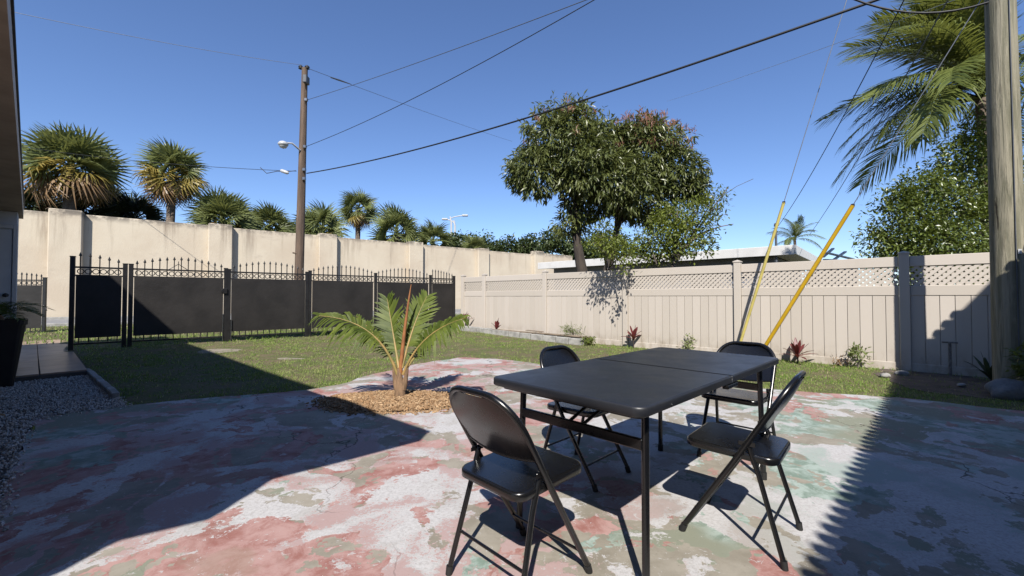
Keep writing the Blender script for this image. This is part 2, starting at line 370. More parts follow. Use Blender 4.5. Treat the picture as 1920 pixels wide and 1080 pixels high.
def randrot(n):
    q = rng.normal(size=(n, 4)); q /= np.linalg.norm(q, axis=1, keepdims=True); w_, x, y, z = q.T
    return np.stack([np.stack([1-2*(y*y+z*z), 2*(x*y-z*w_), 2*(x*z+y*w_)], 1), np.stack([2*(x*y+z*w_), 1-2*(x*x+z*z), 2*(y*z-x*w_)], 1), np.stack([2*(x*z-y*w_), 2*(y*z+x*w_), 1-2*(x*x+y*y)], 1)], 1)
def meshpart(name, me, mat_, parent, kind=None):
    o = bpy.data.objects.new(name, me); off = OFF.get(parent.name, Vector((0, 0, 0)))
    me.transform(Matrix.Translation(-off)); finish(o, mat_, parent, off)
    if kind: o['kind'] = kind
    return o
def ico():
    bm = bmesh.new(); bmesh.ops.create_icosphere(bm, subdivisions=1, radius=1); bm.verts.ensure_lookup_table()
    v = [tuple(q.co) for q in bm.verts]; f = [[q.index for q in t.verts] for t in bm.faces]; bm.free(); return v, f
ICO = ico()
LEAF_V = [(0, 0, 0), (-.5, .42, .10), (0, .45, 0), (.5, .42, .10), (-.30, .75, .02), (.30, .75, .02), (0, 1, -.12), (0, .75, -.05)]
LEAF_F = [(0, 2, 1), (0, 3, 2), (1, 2, 7), (1, 7, 4), (2, 3, 5), (2, 5, 7), (4, 7, 6), (7, 5, 6)]
BOXV = [(-1, -1, -1), (1, -1, -1), (1, 1, -1), (-1, 1, -1), (-1, -1, 1), (1, -1, 1), (1, 1, 1), (-1, 1, 1)]
BOXF = [(0, 2, 1), (0, 3, 2), (4, 5, 6), (4, 6, 7), (0, 1, 5), (0, 5, 4), (1, 2, 6), (1, 6, 5), (2, 3, 7), (2, 7, 6), (3, 0, 4), (3, 4, 7)]

D1 = Vector((-.741, .672, 0)); D2 = Vector((.672, .741, 0))      # along the vinyl fence / along the passage between the houses

# ------------------------------------------------------------------ ground, street, patio, beds
PATIO = gp2([(60, 790), (150, 772), (240, 762), (330, 752), (440, 742), (520, 735), (600, 727), (650, 716), (700, 703), (760, 688), (820, 676), (870, 670), (930, 672), (990, 680), (1060, 692),
             (1150, 702), (1300, 716), (1400, 726), (1480, 733), (1580, 740), (1700, 747), (1800, 758), (1920, 772), (2200, 800)]) + [(7, 0), (4, -3), (-6, -3)] + gp2([(-60, 1040), (12, 965), (36, 850)])
GRAVEL = gp2([(-260, 700), (50, 703), (165, 703), (200, 728), (240, 762), (150, 772), (60, 790), (36, 850), (12, 965), (-60, 1040), (-500, 1040)])
def rag(poly, k=6, amp=.05, seed=0):
    out = []; n = len(poly)
    for i in range(n):
        a = np.array(poly[i]); b = np.array(poly[(i+1) % n]); m = max(1, min(40, int(np.linalg.norm(b-a)/.09)))
        for j in range(m):
            p = a+(b-a)*j/m; out.append((p[0]+amp*(fbm(p[0]*2.3+seed, p[1]*2.3)-.5)*2, p[1]+amp*(fbm(p[0]*2.3+seed+20, p[1]*2.3+7)-.5)*2))
    return out
PATIO = rag(PATIO, amp=.09)
def cap_poly(name, poly, z0, z1, mat_, kind='structure'):
    bm = bmesh.new(); vs = [bm.verts.new((x, y, z1)) for x, y in poly]; f = bm.faces.new(vs)
    if f.normal.z < 0: f.normal_flip()
    r = bmesh.ops.extrude_face_region(bm, geom=[f]); 
    for q in r['geom']:
        if isinstance(q, bmesh.types.BMVert): q.co.z = z0
    bmesh.ops.triangulate(bm, faces=bm.faces[:]); bmesh.ops.recalc_face_normals(bm, faces=bm.faces[:])
    me = bpy.data.meshes.new(name); bm.to_mesh(me); bm.free()
    o = bpy.data.objects.new(name, me); finish(o, mat_, None, Vector((0, 0, 0))); o['kind'] = kind; return o
def make_ground_sheet():
    xs = np.concatenate([[-900, -300, -120, -60, -40], np.linspace(-26, 20, 231), [40, 80, 160, 400, 900]]); ys = np.concatenate([[-300, -60, -20], np.linspace(-8, 30, 191), [45, 80, 160, 400, 900]])
    gx, gy = np.meshgrid(xs, ys); z = gz(gx, gy)
    near = (np.abs(gx) < 20) & (gy > 0) & (gy < 18)
    z = z+np.where(near, .018*(fbm(gx*1.3, gy*1.3)-.5), 0)
    z = np.where(inpoly(gx.ravel(), gy.ravel(), PATIO).reshape(gx.shape), -.06, z)
    z = np.where(inpoly(gx.ravel(), gy.ravel(), GRAVEL).reshape(gx.shape), -.06, z)
    uu = (gx+.97)*-.755+(gy-.66)*.656; vv = (gx+.97)*-.656+(gy-.66)*-.755; z = np.where((vv > -.55) & (vv < 1.2) & (uu > 7.4) & (uu < 14.3), -.02, z)
    V = np.stack([gx, gy, z], -1).reshape(-1, 3); nx = len(xs); I = []
    for j in range(len(ys)-1):
        for i in range(nx-1): I += [j*nx+i, j*nx+i+1, (j+1)*nx+i+1, (j+1)*nx+i]
    o = bpy.data.objects.new('ground', bigmesh('ground', V, 4, np.array(I), True)); finish(o, 'ground', None, Vector((0, 0, 0))); o['kind'] = 'structure'
make_ground_sheet()
cap_poly('patio', PATIO, -.07, 0, 'patio')
cap_poly('gravel_bed', GRAVEL, -.08, -.006, 'grout')
# street along the tall wall
WDIR = Vector((.788, .616, 0)); WN = Vector((.616, -.788, 0))     # wall runs along WDIR, WN points to the yard
W0 = gp(104, 598, .10)
def wl(s, out=0, z=0): return W0+WDIR*s+WN*out+Vector((0, 0, z-W0.z))
mb = MB(); a, b, c, d = wl(-40, .9, .106), wl(75, .9, .106), wl(75, 7.5, .106), wl(-40, 7.5, .106)
mb.add([a, b, c, d], [(0, 3, 2, 1)]); struct('street', mb, 'street')
mb = MB()
for o_ in (7.5, .72):
    p, q = wl(-40, o_, .10), wl(75, o_, .10); m = (p+q)/2; mb.box((m.x, m.y, .13), (115, .18, .16), math.atan2(WDIR.y, WDIR.x), .02)
struct('street_kerb', mb, 'concrete')

# bare soil patch near the right pole, mulch bed
SOIL = rag(gp2([(1640, 683), (1710, 690), (1850, 705), (1960, 712), (2010, 745), (1900, 745), (1760, 735), (1690, 722), (1650, 700)]), amp=.22)
cap_poly('soil_patch', SOIL, -.08, -.024, 'soil')
mc = gp(742, 754); MULCH = [(mc.x+.80*math.cos(t)*(1+.07*math.sin(3*t)), mc.y+.43*math.sin(t)*(1+.05*math.cos(2*t))) for t in np.linspace(0, 2*math.pi, 40, endpoint=False)]
cap_poly('mulch_bed', MULCH, -.05, .014, 'soil')

# ------------------------------------------------------------------ lawn grass
GATE_A, GATE_B = Vector((-8.85, 8.34, 0)), Vector((-2.02, 14.0, 0)); GDIR = (GATE_B-GATE_A).normalized()
FENCE0 = at(1696, 560, 6.74); FENCE0.z = 0
def fp(k, out=0, z=0): p = FENCE0 - D1*(-2.44*(4-k)); p = FENCE0 + D1*2.44*(4-k); q = p - D2*out; return Vector((q.x, q.y, z))
SANDS = [(*gp(400, 656, .06)[:2], (.75, .45)), (*gp(530, 668, .05)[:2], (.50, .25)), (*gp(1670, 702, 0)[:2], (.35, .22)), (*gp(1090, 668, 0)[:2], (.5, .2))]
for i_, (sx, sy, sr) in enumerate(SANDS[:2]):
    mb = MB(); n2 = 28; V = [(sx, sy, gz(sx, sy).item()+.005)]+[(sx+sr[0]*1.15*math.cos(q)*(1+.25*math.sin(3*q+i_)), sy+sr[1]*1.15*math.sin(q), gz(sx, sy).item()-.014) for q in np.linspace(0, 6.283, n2, endpoint=False)]
    mb.add(V, [(0, 1+j, 1+(j+1) % n2) for j in range(n2)], True); struct('sand_patch', mb, 'sand')
def grass():
    nt_ = 62000; per = 9
    Yc = 3.6+(rng.random(nt_)**1.3)*13; Xc = rng.uniform(-1.28, 1.28, nt_)*Yc; n = nt_*per
    rad = .020+.022*rng.random(n); th = rng.uniform(0, 6.283, n); X = np.repeat(Xc, per)+rad*np.cos(th); Y = np.repeat(Yc, per)+rad*np.sin(th); th2 = th+rng.normal(0, .6, n)
    k = (X*D2.x+Y*D2.y) < (FENCE0.x*D2.x+FENCE0.y*D2.y)-.03
    gn = Vector((-GDIR.y, GDIR.x, 0)); k &= (X*gn.x+Y*gn.y) < (GATE_A.x*gn.x+GATE_A.y*gn.y)+2.2
    k &= ~inpoly(X, Y, GRAVEL) & ~inpoly(X, Y, MULCH)
    soil = inpoly(X, Y, SOIL); k &= ~(soil & (np.repeat(rng.random(nt_), per) < .82))
    u = (X+.97)*-.755+(Y-.66)*.656; v = (X+.97)*-.656+(Y-.66)*-.755; k &= ~((v > -.72) & (u > 7.5))
    inp = inpoly(X, Y, PATIO); e = .24*(fbm(X*3, Y*3)-.40); inp2 = inpoly(X, Y-e-.02, PATIO)
    k &= ~inp | (~inp2 & (rng.random(n) < .75))
    for (sx, sy, sr) in SANDS: k &= ~((((X-sx)/sr[0])**2+((Y-sy)/sr[1])**2 < 1+.5*(fbm(X*4, Y*4)-.5)) & (np.repeat(rng.random(nt_), per) < .62))
    thin = fbm(Xc*.55+3, Yc*.55); bare = fbm(Xc*1.1+31, Yc*1.1+2); k &= np.repeat(rng.random(nt_) < (.40+1.1*sm(.34, .55, thin))*(.25+.75*sm(.28, .42, bare)), per)
    sh = (X < -4.0) & (u > 4) & (v > -3.2); k &= ~sh | np.repeat(rng.random(nt_) < .55, per)
    tuft = np.repeat(rng.uniform(.55, 1.25, nt_)*np.where(rng.random(nt_) < .06, 1.5, 1), per)
    edge = np.clip(((FENCE0.x*D2.x+FENCE0.y*D2.y)-(X*D2.x+Y*D2.y))/.5, 0, 1); edge2 = np.clip(((GATE_A.x*gn.x+GATE_A.y*gn.y)-(X*gn.x+Y*gn.y))/.7, 0, 1); tuft *= 1+.7*(1-np.minimum(edge, np.abs(edge2)))
    X, Y, th2, tuft = X[k], Y[k], th2[k], tuft[k]; n = len(X); z = np.where(inpoly(X, Y, PATIO), 0, gz(X, Y))-.012
    tilt = rng.uniform(.1, 1.2, n); f = np.stack([np.cos(th2)*np.sin(tilt), np.sin(th2)*np.sin(tilt), np.cos(tilt)], 1)
    hgt = rng.uniform(.026, .058, n)*tuft; wd = rng.uniform(.004, .0075, n)*(1+.06*Y)
    bv = [(-.5, 0, 0), (.5, 0, 0), (.32, .55, .05), (-.32, .55, .05), (0, 1, -.12)]; bf = [(0, 1, 2), (0, 2, 3), (3, 2, 4)]
    me = scatter_mesh('grass', bv, bf, np.stack([X, Y, z], 1), frames(f, rng.uniform(0, 6.28, n)), np.stack([wd, hgt, hgt], 1))
    o = bpy.data.objects.new('grass', me); finish(o, 'grass', None, Vector((0, 0, 0))); tag(o, 'short patchy green and straw coloured lawn grass', kind='stuff')
grass()
def verge_grass():
    n = 26000; s = rng.uniform(-22, 30, n); o_ = rng.uniform(7.7, 15.5, n); P = np.array(W0)[None, :2]+s[:, None]*np.array(WDIR)[None, :2]+o_[:, None]*np.array(WN)[None, :2]
    gn = np.array((-GDIR.y, GDIR.x)); k = (P@gn) > (np.array(GATE_A)[:2]@gn)+2.0; P = P[k]; n = len(P)
    az = rng.uniform(0, 6.28, n); t = rng.uniform(.1, .9, n); f = np.stack([np.cos(az)*np.sin(t), np.sin(az)*np.sin(t), np.cos(t)], 1); h = rng.uniform(.05, .1, n)
    bv = [(-.5, 0, 0), (.5, 0, 0), (0, 1, -.1)]
    me = scatter_mesh('verge_grass', bv, [(0, 1, 2)], np.stack([P[:, 0], P[:, 1], np.full(n, .095)], 1), frames(f, rng.uniform(0, 6.28, n)), np.stack([np.full(n, .025), h, h], 1))
    o = bpy.data.objects.new('verge_grass', me); finish(o, 'grass', None, Vector((0, 0, 0))); tag(o, 'green verge grass between the black fence and the street', kind='stuff')
verge_grass()
def pebbles():
    xs = [p[0] for p in GRAVEL]; ys = [p[1] for p in GRAVEL]; n = 60000
    X = rng.uniform(max(min(xs), -9), max(xs)+.15, n); Y = rng.uniform(min(ys), max(ys), n); k = (inpoly(X, Y, GRAVEL) | (inpoly(X-.10, Y+.03, GRAVEL) & (rng.random(n) < .22))) & (X > -1.32*Y-.2)
    X, Y = X[k], Y[k]; n = len(X); s = rng.uniform(.008, .0165, n)
    me = scatter_mesh('gravel', [(1, 0, 0), (-1, 0, 0), (0, 1, 0), (0, -1, 0), (0, 0, 1), (0, 0, -1)], [(0, 2, 4), (2, 1, 4), (1, 3, 4), (3, 0, 4), (2, 0, 5), (1, 2, 5), (3, 1, 5), (0, 3, 5)], np.stack([X, Y, rng.uniform(-.004, .018, n)], 1), randrot(n), np.stack([s, s*rng.uniform(.6, 1, n), s*rng.uniform(.5, .8, n)], 1))
    o = bpy.data.objects.new('gravel', me); finish(o, 'pebble', None, Vector((0, 0, 0))); tag(o, 'loose white and grey gravel beside the house', kind='stuff')
pebbles()
def mulch():
    n = 7000; t = rng.uniform(0, 6.283, n); r = np.sqrt(rng.random(n))*1.04; r[:420] = 1+np.abs(rng.normal(0, .12, 420)); X = mc.x+.80*r*np.cos(t)*(1+.07*np.sin(3*t)); Y = mc.y+.43*r*np.sin(t)
    z = .018+.055*np.clip(1-r*r, 0, 1)+rng.uniform(-.005, .012, n); z[r > 1] = .006
    az = rng.uniform(0, 6.283, n); f = np.stack([np.cos(az), np.sin(az), rng.normal(0, .35, n)], 1); s = rng.uniform(.006, .017, n)
    me = scatter_mesh('mulch', BOXV, BOXF, np.stack([X, Y, z], 1), frames(f, rng.uniform(-.8, .8, n)), np.stack([s*.55, s*1.25, s*.3], 1))
    o = bpy.data.objects.new('mulch', me); finish(o, 'mulch', None, Vector((0, 0, 0))); tag(o, 'orange brown bark mulch chips around the young palm', kind='stuff')
    mb = MB(); V = []; n2 = 36
    rs = [0, .35, .65, .88, 1.0]
    for r_ in rs:
        for j in range(n2):
            q = 2*math.pi*j/n2; V.append((mc.x+.80*r_*math.cos(q)*(1+.07*math.sin(3*q)), mc.y+.43*r_*math.sin(q)*(1+.05*math.cos(2*q)), .016+.055*(1-r_*r_)))
    Fc = [(i*n2+j, i*n2+(j+1) % n2, (i+1)*n2+(j+1) % n2, (i+1)*n2+j) for i in range(4) for j in range(n2)]
    mb.add(V, [f[::-1] for f in Fc], True); struct('mulch_mound', mb, 'mulch')
mulch()

# ------------------------------------------------------------------ tall cream wall beyond the street
def tall_wall():
    t = thing('sound_wall', 'tall cream stucco sound wall with pilasters and dark stains beyond the street', 'wall', tuple(wl(0)))
    def s_at(x):
        d = ray(x, 557); d = Vector((d.x, d.y, 0)); A = W0.copy(); A.z = 0          # where that sight line meets the wall line
        den = WDIR.x*(-d.y)+d.x*WDIR.y
        return (-A.x*(-d.y)-d.x*A.y)/den
    ss = [s_at(x) for x in (124, 411, 611, 775, 901, 1005)]; gap = ss[1]-ss[0]
    ss = [ss[0]-2*gap, ss[0]-gap]+ss; end = s_at(1072); ang = math.atan2(WDIR.y, WDIR.x)
    tops = [5.25, 5.25, 5.28, 5.24, 5.22, 5.2, 5.15, 5.34]; ends = ss[1:]+[end]
    for i, (a_, b_) in enumerate(zip(ss, ends)):
        m = wl((a_+b_)/2, 0, 0); h = tops[i]; part('wall_panel', MB().box((m.x, m.y, h/2), (b_-a_-.02, .3, h), ang, .03), 'stucco', t)
        p = wl(a_, .17, 0); part('pilaster', MB().box((p.x, p.y, (h+.12)/2), (1.15, .7, h+.12), ang, .04), 'stucco', t)
tall_wall()

# ------------------------------------------------------------------ black metal gates and fence
def gt(x):
    d = ray(x, 557); d = Vector((d.x, d.y, 0)); den = GDIR.x*(-d.y)+d.x*GDIR.y
    return (-GATE_A.x*(-d.y)-d.x*GATE_A.y)/den
def gpt(s, z=0, out=0): n = Vector((GDIR.y, -GDIR.x, 0)); p = GATE_A+GDIR*s+n*out; return Vector((p.x, p.y, z))
GANG = math.atan2(GDIR.y, GDIR.x)
ZT, ZM, ZS, ZB = 1.765, 1.60, .33, .215
def picket_mb(h, zb):
    b_ = MB().box((0, 0, (zb+h)/2), (.018, .018, h-zb))
    b_.add([(-.026, 0, h), (0, -.014, h), (.026, 0, h), (0, .014, h), (0, 0, h+.075), (0, 0, h-.025)], [(0, 1, 4), (1, 2, 4), (2, 3, 4), (3, 0, 4), (1, 0, 5), (2, 1, 5), (3, 2, 5), (0, 3, 5)]); return b_
def metal_panel(name, label, cat, A, ang, L, npk, arch, group, posts=(1, 1), zs=0, sheet=True):
    """local x along the panel"""
    t = thing(name, label, cat, A, ang, group); L_ = L
    for z, hh in ((ZT, .035), (ZM, .03), (ZB, .035)): part('rail', MB().box((L_/2, 0, z+zs), (L_-.06, .035, hh), 0, .003), 'black_metal', t, False)
    if sheet: part('sheet_panel', MB().box((L_/2, -.022, (ZM+ZS)/2+zs), (L_-.10, .004, ZM-ZS)), 'sheet', t, False)
    for i in range(npk):
        x = L_*(i+.75)/(npk+.5); h = ZT+.10+.14*arch((i+.5)/npk)
        o = part('picket', picket_mb(h+zs, ZB+.02+zs), 'black_metal', t, False); o.location = (x, 0, 0)
    rb = MB(); nr = int(L_/.118)
    for i in range(nr):
        x = .06+(L_-.12)*(i+.5)/nr; c = (ZT+ZM)/2+zs; r = .048
        for k_ in range(12):
            a1, a2 = 2*math.pi*k_/12, 2*math.pi*(k_+1)/12
            V = [(x+rr*math.cos(a_), yy, c+rr*math.sin(a_)) for yy in (-.006, .006) for a_ in (a1, a2) for rr in (r-.008, r+.008)]
            rb.add(V, [(0, 1, 3, 2), (4, 6, 7, 5), (1, 5, 7, 3), (0, 2, 6, 4)])
    o = part('ring_band', rb, 'black_metal', t, False); o['kind'] = 'stuff'
    for e, x in zip(posts, (0, L_)):
        if e: part('post', MB().box((x, 0, .93*e+zs/2), (.075, .075, 1.86*e+zs), 0, .004).box((x, 0, 1.865*e+zs), (.085, .085, .02), 0, .003), 'black_metal', t, False)
    return t
A_ = lambda x: gpt(gt(x), gz(*gpt(gt(x))[:2]).item()-.08)
def pan(x0, x1, **k): s0, s1 = gt(x0), gt(x1); return metal_panel(A=gpt(s0, 0), ang=GANG, L=s1-s0, group='black metal fence panels with spear pickets', **k)
bell = lambda t: math.sin(math.pi*t)
t = pan(135, 234, name='metal_gate', label='narrow black metal gate beside the house, shaded, pickets falling to the right', cat='gate', npk=5, arch=lambda t: math.cos(t*1.5), posts=(1.06, 1))
t = pan(245, 423, name='metal_gate', label='wide black driveway gate leaf crossed by the roof shadow, latch on its right', cat='gate', npk=13, arch=bell, posts=(1, .99))
L_ = gt(423)-gt(245)
lt = part('latch', MB().box((L_-.02, -.05, 1.30), (.10, .05, .13), 0, .01).box((L_-.07, -.06, 1.30), (.05, .04, .07), 0, .008), 'black_metal', t, False)
part('drop_bolt', MB().tube([(L_-.05, -.045, .05), (L_-.05, -.045, .75)], .012), 'bolt', t, False)
part('crest', MB().tube([(L_*.36, 0, ZT), (L_*.47, 0, ZT+.14), (L_*.58, 0, ZT)], .008, 5).tube([(L_*.47, 0, ZT), (L_*.47, 0, ZT+.2)], .007, 5), 'black_metal', t, False)
t = pan(429, 575, name='metal_gate', label='wide black driveway gate leaf in full sun, in front of the brown utility pole', cat='gate', npk=13, arch=bell, posts=(.98, .98))
L_ = gt(575)-gt(429); part('drop_bolt', MB().tube([(.05, -.045, .03), (.05, -.045, .62)], .014), 'bolt', t, False)
t = pan(581, 702, name='metal_fence_panel', label='black metal fence panel next to the gate, behind the grey green shrub', cat='fence', npk=14, arch=bell, posts=(1.0, 0))
t = pan(704, 805, name='metal_fence_panel', label='black metal fence panel directly behind the young palm', cat='fence', npk=14, arch=bell, posts=(1, 0))
t = pan(807, 851, name='metal_fence_panel', label='short black metal fence panel ending at the tan vinyl fence', cat='fence', npk=8, arch=lambda t: math.cos(t*1.5), posts=(1, 1))
# far gate by the street, seen past the house corner
pA, pB = gp(20, 624, .1), gp(82, 623, .1); pA = at(14, 557, pB.y-.3); pA.z = 0; dv = Vector((pB.x-pA.x, pB.y-pA.y, 0))
t = metal_panel('metal_gate', 'far small black gate standing ajar past the house corner', 'gate', (pA.x, pA.y, -.10), math.atan2(dv.y, dv.x), dv.length, 7, lambda t: .6*math.cos(t*1.4), 'black metal fence panels with spear pickets', posts=(0, .99))
part('handle', MB().tube([(dv.length, -.05, 1.02), (dv.length+.06, -.09, .97), (dv.length+.10, -.09, .85)], .014, 6), 'black_metal', t, False)

# ------------------------------------------------------------------ tan vinyl fence
def vinyl_fence():
    t = thing('vinyl_fence', 'tan vinyl privacy fence with lattice top along the yard', 'fence', tuple(fp(2)))
    ang = math.atan2(-D1.y, -D1.x)
    ks = [-.42, 0, 1, 2, 3, 4, 5, 6]
    for k in ks:
        p = fp(k); g = gz(p.x, p.y).item(); h = 1.86
        o = part('post', MB().box((p.x, p.y, (h+g-.1)/2), (.127, .127, h-g+.1), ang, .006), 'vinyl', t)
        cap = MB(); s_ = .073; R_ = Matrix.Rotation(ang, 3, 'Z'); cc = Vector((p.x, p.y, h))
        V = [cc+R_@Vector((a*s_, b*s_, zz)) for zz in (0, .02) for a, b in ((-1, -1), (1, -1), (1, 1), (-1, 1))]+[cc+Vector((0, 0, .05))]
        cap.add(V, [(3, 2, 1, 0), (0, 1, 5, 4), (1, 2, 6, 5), (2, 3, 7, 6), (3, 0, 4, 7), (4, 5, 8), (5, 6, 8), (6, 7, 8), (7, 4, 8)]); part('post_cap', cap, 'vinyl', o)
    board_me = {}
    for k0, k1 in zip(ks[:-1], ks[1:]):
        a, b = fp(k0), fp(k1); m = (a+b)/2; L = (b-a).length-.13; g = gz(m.x, m.y).item()
        part('top_rail', MB().box((m.x, m.y, 1.735), (L, .045, .165), ang, .006), 'vinyl', t)
        part('middle_rail', MB().box((m.x, m.y, 1.265), (L, .045, .16), ang, .006), 'vinyl', t)
        part('bottom_rail', MB().box((m.x, m.y, g+.06), (L, .045, .14), ang, .006), 'vinyl', t)
        nb = max(4, round(L/.165)); bw = L/nb; z0, z1 = -.02, 1.187
        for i in range(nb):
            c = a+(b-a).normalized()*(.065+bw*(i+.5)); key = round(bw, 4)
            if key not in board_me:
                q = MB().box((0, -.004, (z0+z1)/2), (bw-.006, .018, z1-z0), 0, .003).box((0, .0095, (z0+z1)/2), (bw-.0004, .007, z1-z0)); board_me[key] = mesh_from('board', q.arrays(), q.f, q.sm); board_me[key].materials.append(M['vinyl'])
            o = bpy.data.objects.new('board', board_me[key]); COL.objects.link(o); o.parent = t
            o.location = Vector((c.x, c.y, 0))-OFF[t.name]+D2*random.uniform(-.0015, .0015); o.rotation_euler = (0, 0, ang); OFF[o.name] = OFF[t.name]
        lat = MB(); h0, h1 = 1.345, 1.655; H = h1-h0; step_ = .094; wd = .044
        dirv = (b-a).normalized(); st = a+dirv*.065
        for lay, sg in ((-.006, 1), (.006, -1)):
            n0 = int((L+H)/step_)+1
            for i in range(n0):
                x0 = -H+i*step_
                xa, xb = x0, x0+H; za, zb = 0, H
                if xa < 0: za = -xa; xa = 0
                if xb > L: zb = H-(xb-L); xb = L
                if xb-xa < .02: continue
                if sg < 0: za, zb = H-za, H-zb
                w2 = wd*.7071
                V = []
                for yy in (-.003, .003):
                    for (xx, zz, dx) in ((xa, za, -w2), (xa, za, w2), (xb, zb, w2), (xb, zb, -w2)):
                        p = st+dirv*min(max(xx+dx*.999, 0), L)+D2*(lay+yy); V.append((p.x, p.y, h0+zz))
                lat.add(V, [(0, 1, 2, 3), (7, 6, 5, 4), (0, 4, 5, 1), (1, 5, 6, 2), (2, 6, 7, 3), (3, 7, 4, 0)])
        o = part('lattice', lat, 'vinyl', t); o['kind'] = 'stuff'
vinyl_fence()

# ------------------------------------------------------------------ the white house on the left (only its eave end shows; its roof shades the patio)
WU, WV, WP = Vector((-.755, .656, 0)), Vector((-.656, -.755, 0)), Vector((-.97, .66, 0))     # the tile walk
HEZ, RHZ = 2.56, 3.0; _c = gp(790, 825)-Vector((SD.x, SD.y, 0))*(HEZ/-SD.z); _e = at(44, 408, (HEZ-HC)*F/149)
HP = Vector((_c.x, _c.y, 0)); HL = Vector((_e.x-_c.x, _e.y-_c.y, 0)).length; HU = Vector((_e.x-_c.x, _e.y-_c.y, 0)).normalized(); HV = Vector((-HU.y, HU.x, 0))
def wp(u, v, z): p = WP+WU*u+WV*v; return Vector((p.x, p.y, z))
def hp(u, v, z): p = HP+HU*u+HV*v; return Vector((p.x, p.y, z))
def white_house():
    t = thing('white_house', 'white house with tan eave at the left edge of the yard', 'house', tuple(hp(7, 2, 0)))
    ang = math.atan2(HU.y, HU.x)
    def hb(u0, u1, v0, v1, z0, z1, bev=.01): c = hp((u0+u1)/2, (v0+v1)/2, (z0+z1)/2); return MB().box(c, (abs(u1-u0), abs(v1-v0), abs(z1-z0)), ang, bev)
    # roof slab outline at the eave: long eave (v=0) and the stepped near end
    sh = Vector((SD.x, SD.y, 0))*(HEZ/-SD.z)
    near = [gp(790, 825), gp(640, 865), gp(518, 895), gp(478, 917), gp(426, 954), gp(396, 971), gp(230, 1010), gp(200, 1024), gp(130, 1065), gp(0, 1120)]
    ol = [p-sh for p in near]; 
    e0 = ol[0]
    endp = e0+HU*HL
    poly = [(p.x, p.y) for p in ol]+[tuple((ol[-1]+HV*4-HU*.5)[:2]), tuple((endp+HV*5.5)[:2]), tuple(endp[:2])]
    part('soffit', MB().prism(poly, HEZ-.02, HEZ), 'soffit', t)
    cen = np.mean(np.array(poly), 0)
    grow = [tuple(np.array(p)*1.0) for p in poly]
    part('roof_deck', MB().prism(grow, HEZ+.002, HEZ+.17), 'fascia', t)
    gro2 = [tuple(cen+(np.array(p)-cen)*1.006) for p in poly]
    rf = part('roof', MB().prism(gro2, HEZ+.172, HEZ+.21), 'drip', t)
    ridge = MB(); P0 = [(x, y, HEZ+.212) for x, y in poly]; mid = [(cen[0]+(x-cen[0])*.55, cen[1]+(y-cen[1])*.55, HEZ+.75) for x, y in poly]; n = len(poly)
    ridge.add(P0+mid, [(i, (i+1) % n, n+(i+1) % n, n+i) for i in range(n)]+[tuple(range(n, 2*n))]); part('shingle_slope', ridge, 'shingle', rf)
    # main wall behind the porch and the room at the far end with the entrance door
    part('wall', hb(1.6, HL-.95, 1.9, 5.2, -.05, HEZ-.022), 'housewall', t)
    part('wall', hb(HL-.9, HL-.08, .05, 5.2, -.05, HEZ-.024), 'housewall', t)
    part('added_storey', hb(1.2, HL-.5, 2.3, 7.5, HEZ+.76, 5.2), 'housewall', t); part('added_storey_roof', hb(.9, HL-.2, 2.1, 7.8, 5.202, 5.45), 'shingle', t)  # unseen upper storey, added to block sky light over the left patio
    f = lambda v0, v1, z0, z1, d0, d1: hb(HL-.9-d1, HL-.9-d0, v0, v1, z0, z1, .004)
    d = part('door', f(.10, 1.02, .16, 2.25, .004, .03), 'white', t)
    for v0, v1 in ((.24, .52), (.62, .90)):
        for z0, z1 in ((.35, .95), (1.08, 1.62), (1.74, 2.10)): part('door_panel', f(v0, v1, z0, z1, .032, .045), 'white', d)
    kn = hp(HL-.98, .155, 1.19); part('knob', MB().lathe([(.0, -.035), (.03, -.02), (.038, 0), (.03, .02), (.0, .035)], kn, 12), 'black_metal', d)
    part('door_frame', f(.045, .095, 0, 2.32, .002, .05), 'white', t)
    part('door_frame', f(.095, 1.08, 2.255, 2.32, .002, .05), 'white', t)
white_house()

# ------------------------------------------------------------------ the tiled house on the right, behind and beside the tripod (out of the picture, it shades the right of the patio)
def right_house():
    sh = Vector((SD.x, SD.y, 0))*(RHZ/-SD.z); a = gp(1555, 1080)-sh; b = gp(1700, 692)-sh; d = Vector((b.x-a.x, b.y-a.y, 0)).normalized(); nrm = Vector((d.y, -d.x, 0)); ang = math.atan2(d.y, d.x)
    s0, s1 = -4.5, (b-a).length+.75
    t = thing('tiled_house', 'house with clay tile eave shading the right side of the patio', 'house', tuple(a+d*3+nrm*2))
    def hb(u0, u1, v0, v1, z0, z1, bev=.01): c = a+d*((u0+u1)/2)+nrm*((v0+v1)/2); return MB().box((c.x, c.y, (z0+z1)/2), (u1-u0, v1-v0, z1-z0), ang, bev)
    part('wall', hb(s0+.4, s1-.5, 1.0, 6, -.05, RHZ-.02), 'housewall', t)
    part('roof_deck', hb(s0, s1, .05, 6.3, RHZ-.016, RHZ+.06), 'fascia', t)
    rf = part('roof', hb(s0, s1, .03, 6.3, RHZ+.064, RHZ+.10), 'clay', t)
    part('added_storey', hb(s0+.2, s1-1.0, 2.0, 7.5, RHZ+.102, 5.6), 'housewall', t); part('added_storey_roof', hb(s0, s1-.9, 1.9, 7.7, 5.602, 5.85), 'clay', t)  # storey above the eave is added out of view to darken the shade
    x = s0
    while x < s1:
        c = a+d*x; p0 = c-nrm*random.uniform(.01, .03); p1 = c+nrm*5.6
        part('tile_row', MB().tube([(p0.x, p0.y, RHZ+.085), (p1.x, p1.y, RHZ+1.25)], .042, 8), 'clay', rf); x += .125
right_house()

